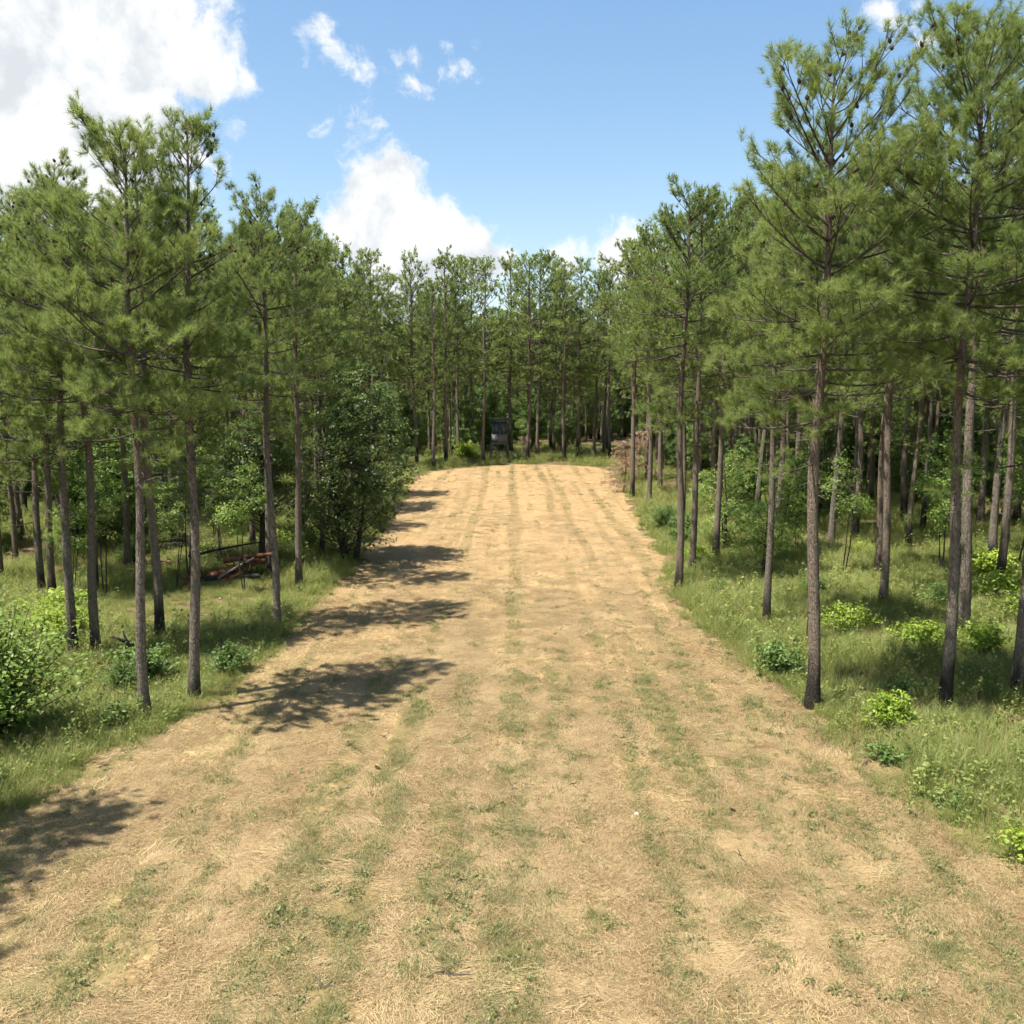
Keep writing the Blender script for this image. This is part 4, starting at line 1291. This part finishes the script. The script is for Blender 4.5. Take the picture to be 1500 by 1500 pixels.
# grass of the woodland floor and the field's verges
gsrc = source_collection('grass_clump', [
    blade_clump(1, 90, 0.36, 0.16, 0.42, 0.011, 0.7, tint=(0.45, .2), warm=0.10), blade_clump(2, 80, 0.34, 0.22, 0.55, 0.011, 0.8, tint=(0.5, .2), warm=0.18),
    blade_clump(3, 90, 0.40, 0.12, 0.30, 0.012, 0.6, tint=(0.35, .2), warm=0.06), blade_clump(4, 70, 0.34, 0.3, 0.65, 0.010, 0.9, tint=(0.65, .2), warm=0.35),
    weed_clump(5, 5, 0.55), weed_clump(6, 4, 0.8, 0.08, 0.3), weed_clump(7, 8, 0.3, 0.07, 0.3)], 'grass')
def band(n, ylo, yhi):
    y = rs.uniform(ylo, yhi, n); x = rs.uniform(-1, 1, n) * (0.72 * yhi + 8.5)
    k = in_view(x, y)
    return x[k], y[k]


xs, ys = [], []
for n, a, b in [(5000, 5, 14), (18000, 14, 24), (25000, 24, 38), (14500, 38, 56), (9500, 56, 80), (6000, 80, 104), (3500, 104, 120)]:
    x, y = band(n, a, b); xs.append(x); ys.append(y)
x = np.concatenate(xs); y = np.concatenate(ys)
ins = inside(x, y)
edge = (fbm(x * 0.7, y * 0.7, 31, 3) - 0.5) * 1.4
lush = fbm(x * 0.22, y * 0.22, 12, 3) + np.where((x < -5.5) & (x > -14) & (y > 27) & (y < 44), 0.25, 0.0)
k = (ins < edge) & (lush + rs.uniform(-0.14, 0.14, len(x)) > np.interp(y, [60, 95], [0.36, 0.24]))
x, y, ins, lush = x[k], y[k], ins[k], lush[k]
p = rs.random(len(x))
hgt = fbm(x * 0.35, y * 0.35, 55, 2)
idx = np.where(p < 0.30, 0, np.where(p < 0.52, 1, np.where(p < 0.72, 2, np.where(p < 0.88, 3, np.where(p < 0.92, 4, np.where(p < 0.96, 5, 6))))))
sc = np.where((x < -8.5) & (x > -13.5) & (y > 28) & (y < 36.5), 0.5, 1.0) * (0.50 + 0.85 * hgt) * rs.uniform(0.75, 1.25, len(x)) * np.clip(0.45 + (-ins) / 1.6, 0.4, 1.0) * np.interp(y, [15, 80], [0.95, 1.7])
strew('verge_grass', 'tufted green grass and weeds covering the woodland floor and field edges', 'grass', gsrc, x, y, sc, rs.uniform(0, 6.28, len(x)), idx, 0.0, 0.05, 1)

# cut straw lying on the field
ssrc = source_collection('straw_swath', [
    blade_clump(21, 80, 0.34, 0.06, 0.30, 0.0055, flat=True, coherent=0.7, tint=(0.55, .32)), blade_clump(22, 80, 0.34, 0.05, 0.24, 0.0055, flat=True, coherent=1.5, tint=(0.42, .32)),
    blade_clump(23, 130, 0.34, 0.15, 0.5, 0.005, flat=True, coherent=0.35, tint=(0.78, .22)), blade_clump(24, 70, 0.40, 0.04, 0.20, 0.006, flat=True, tint=(0.22, .28)),
    blade_clump(25, 34, 0.30, 0.03, 0.07, 0.006, 0.9, tint=(0.30, .28))], 'straw')
xs, ys = [], []
for n, a, b in [(4000, 5, 10), (10500, 10, 16), (10000, 16, 24), (8000, 24, 36), (4200, 36, 55), (3200, 55, 90)]:
    y = rs.uniform(a, b, n); x = rs.uniform(-10.5, 9.0, n); xs.append(x); ys.append(y)
x = np.concatenate(xs); y = np.concatenate(ys)
thick = 0.45 * fbm(x * 0.8, y * 0.35, 71, 3) + 0.55 * fbm(x * 3.1, y * 2.0, 73, 3)
k = (inside(x, y) > -0.7 + 0.6 * rs.normal(0, 1, len(x))) & (thick + rs.uniform(-0.08, 0.08, len(x)) - 0.10 * lanes(x, y) > 0.505) & in_view(x, y)
x, y, thick = x[k], y[k], thick[k]
ang = (fbm(x * 0.5, y * 0.4, 72, 2) - 0.5) * 7.0 + rs.normal(0, 0.6, len(x))
p = rs.random(len(x)) + 1.5 * (thick - 0.56)
idx = np.where(p < 0.28, 3, np.where(p < 0.52, 4, np.where(p < 0.72, 1, np.where(p < 0.97, 0, 2))))
strew('cut_straw', 'pale cut straw lying in swaths over the mown field', 'straw', ssrc, x, y, rs.uniform(0.7, 1.25, len(x)), ang, idx, 0.03, 0.03, 2)

# green regrowth in the stubble
psrc = source_collection('regrowth', [
    blade_clump(41, 26, 0.16, 0.05, 0.14, 0.009, 0.9, tint=(0.4, .25)), blade_clump(42, 34, 0.24, 0.04, 0.11, 0.010, 1.0, tint=(0.5, .25)),
    blade_clump(43, 22, 0.14, 0.08, 0.20, 0.010, 0.8, tint=(0.35, .2)), weed_clump(44, 4, 0.15, 0.05, 0.10)], 'sprout')
xs, ys = [], []
for n, a, b in [(4500, 5, 10), (19000, 10, 16), (17000, 16, 24), (9000, 24, 34), (5000, 34, 60), (3500, 60, 90)]:
    y = rs.uniform(a, b, n); x = rs.uniform(-10.5, 9.0, n); xs.append(x); ys.append(y)
x = np.concatenate(xs); y = np.concatenate(ys)
g = 0.20 * fbm(x * 0.9, y * 0.25, 81, 3) + 0.26 * fbm(x * 1.1 + 4, y * 0.045, 82, 2) + 0.62 * fbm(x * 5.5, y * 1.2, 83, 2)
g = g + 0.105 * lanes(x, y) + np.interp(y, [10, 22, 45], [0.04, 0.0, -0.06]) + np.interp(x, [-8, -3, -0.5, 4], [-0.07, -0.045, 0.02, 0.03]) + np.clip(0.6 - inside(x, y), 0, 1) * 0.05
k = (inside(x, y) > 0) & (g + rs.uniform(-0.15, 0.15, len(x)) > 0.66) & in_view(x, y)
x, y = x[k], y[k]
idx = rs.choice([0, 1, 2, 3], len(x), p=[0.46, 0.43, 0.08, 0.03])
strew('stubble_regrowth', 'short green regrowth sprouting through the cut straw', 'grass', psrc, x, y, rs.uniform(0.4, 1.05, len(x)) * np.interp(y, [20, 80], [1.0, 1.6]), rs.uniform(0, 6.28, len(x)), idx, 0.03, 0.05, 3)

# twigs, cones and pale stones dropped over the field and the woodland floor
def litter_geo(seed, kind):
    rg_ = np.random.default_rng(seed)
    if kind == 'twig':
        gs = []
        for q in range(3):
            p = rg_.normal(0, 0.12, 3); p[2] = 0.02; a = rg_.uniform(0, 6.28); L = rg_.uniform(0.15, 0.5)
            gs.append(tube(np.array([p, p + np.array([math.cos(a) * L * .5, math.sin(a) * L * .5, 0.03]), p + np.array([math.cos(a + .3) * L, math.sin(a + .3) * L, 0.01])]), [0.012, 0.010, 0.005], 5))
        v, f = join(gs)
    elif kind == 'cone':
        v, f = cone_geo(np.array([0, 0, 0.035]), rg_)
    else:
        v, f = tube(np.array([(0, 0, -0.02), (0.005, 0, 0.0), (0.0, 0.004, 0.022), (0, 0, 0.034)]), [0.03, 0.055, 0.045, 0.012], 7, True, 0.15, rg_)
    return v, f, np.zeros(len(v)), np.zeros(len(v))


M['stone'] = plain_mat('pale_stone', (0.35, 0.32, 0.28), (0.62, 0.58, 0.52), 12.0)
lsrc = source_collection('litter', [litter_geo(1, 'twig'), litter_geo(2, 'twig'), litter_geo(3, 'cone'), litter_geo(4, 'stone')], ['deadlimb', 'limb', 'cone', 'stone'])
y = np.concatenate([rs.uniform(8, 40, 900), rs.uniform(40, 80, 300)]); x = rs.uniform(-1, 1, 1200) * (0.55 * y + 1)
sparse = (inside(x, y) < 0.0) | (rs.random(len(x)) < 0.07)
x, y = x[sparse], y[sparse]
strew('fallen_litter', 'scattered twigs, cones and pale stones lying on the ground', 'litter', lsrc, x, y, rs.uniform(0.5, 1.0, len(x)), rs.uniform(0, 6.28, len(x)), rs.choice(4, len(x), p=[0.3, 0.3, 0.25, 0.15]), 0.03, 0.1, 6)

# the wood beyond, one mass
def joined_tree(g, kind):
    parts = [(g['trunk'][0], g['trunk'][1], M['bark' if kind == 'pine' else 'hbark'], {})]
    if kind == 'pine':
        nv, nf, t, w_ = g['needles'][2]
        parts += [(g['limbs'][0], g['limbs'][1], M['limb'], {}), (nv, nf, M['needle'], {'tint': t, 'warm': w_})]
    else:
        parts += [(g['leaves'][0], g['leaves'][1], M['leaf'], {'tint': g['leaves'][2]})]
    return make_mesh('wood_tree', parts)


wc = bpy.data.collections.new('wood_trees')
for i, (g_, kd) in enumerate([(PINES[7], 'pine'), (PINES[9], 'pine'), (PINES[4], 'pine'), (und[0], 'hard'), (und[2], 'hard')]):
    wc.objects.link(bpy.data.objects.new('wood_tree_%02d' % i, joined_tree(g_, kd)))
n = 5200
x = rs.uniform(-150, 150, n); y = rs.uniform(-10, 190, n)
side = (np.abs(x) > 0.58 * y + 7.5) & (np.abs(x) > 18)
front = (y > 118)
k = (front & (np.abs(x) < 110)) | (side & (y < 125) & (np.abs(x) < 75) & (y > 4))
k &= rs.random(n) < np.where(front, 0.8, 0.7)
deep = (np.abs(x) > 26) & (np.abs(x) < 0.60 * y + 6) & (y > 92) & (y < 118) & (rs.random(n) < 0.6)
k |= deep
x, y = x[k], y[k]
idx = rs.choice(5, len(x), p=[0.2, 0.2, 0.14, 0.23, 0.23])
sc = np.where(idx < 3, rs.uniform(1.05, 1.36, len(x)), rs.uniform(0.9, 1.5, len(x)))
strew('surrounding_woods', 'mass of pines and hardwoods closing in behind the stands', 'woods', wc, x, y, sc, rs.uniform(0, 6.28, len(x)), idx, 0, 0, 4)
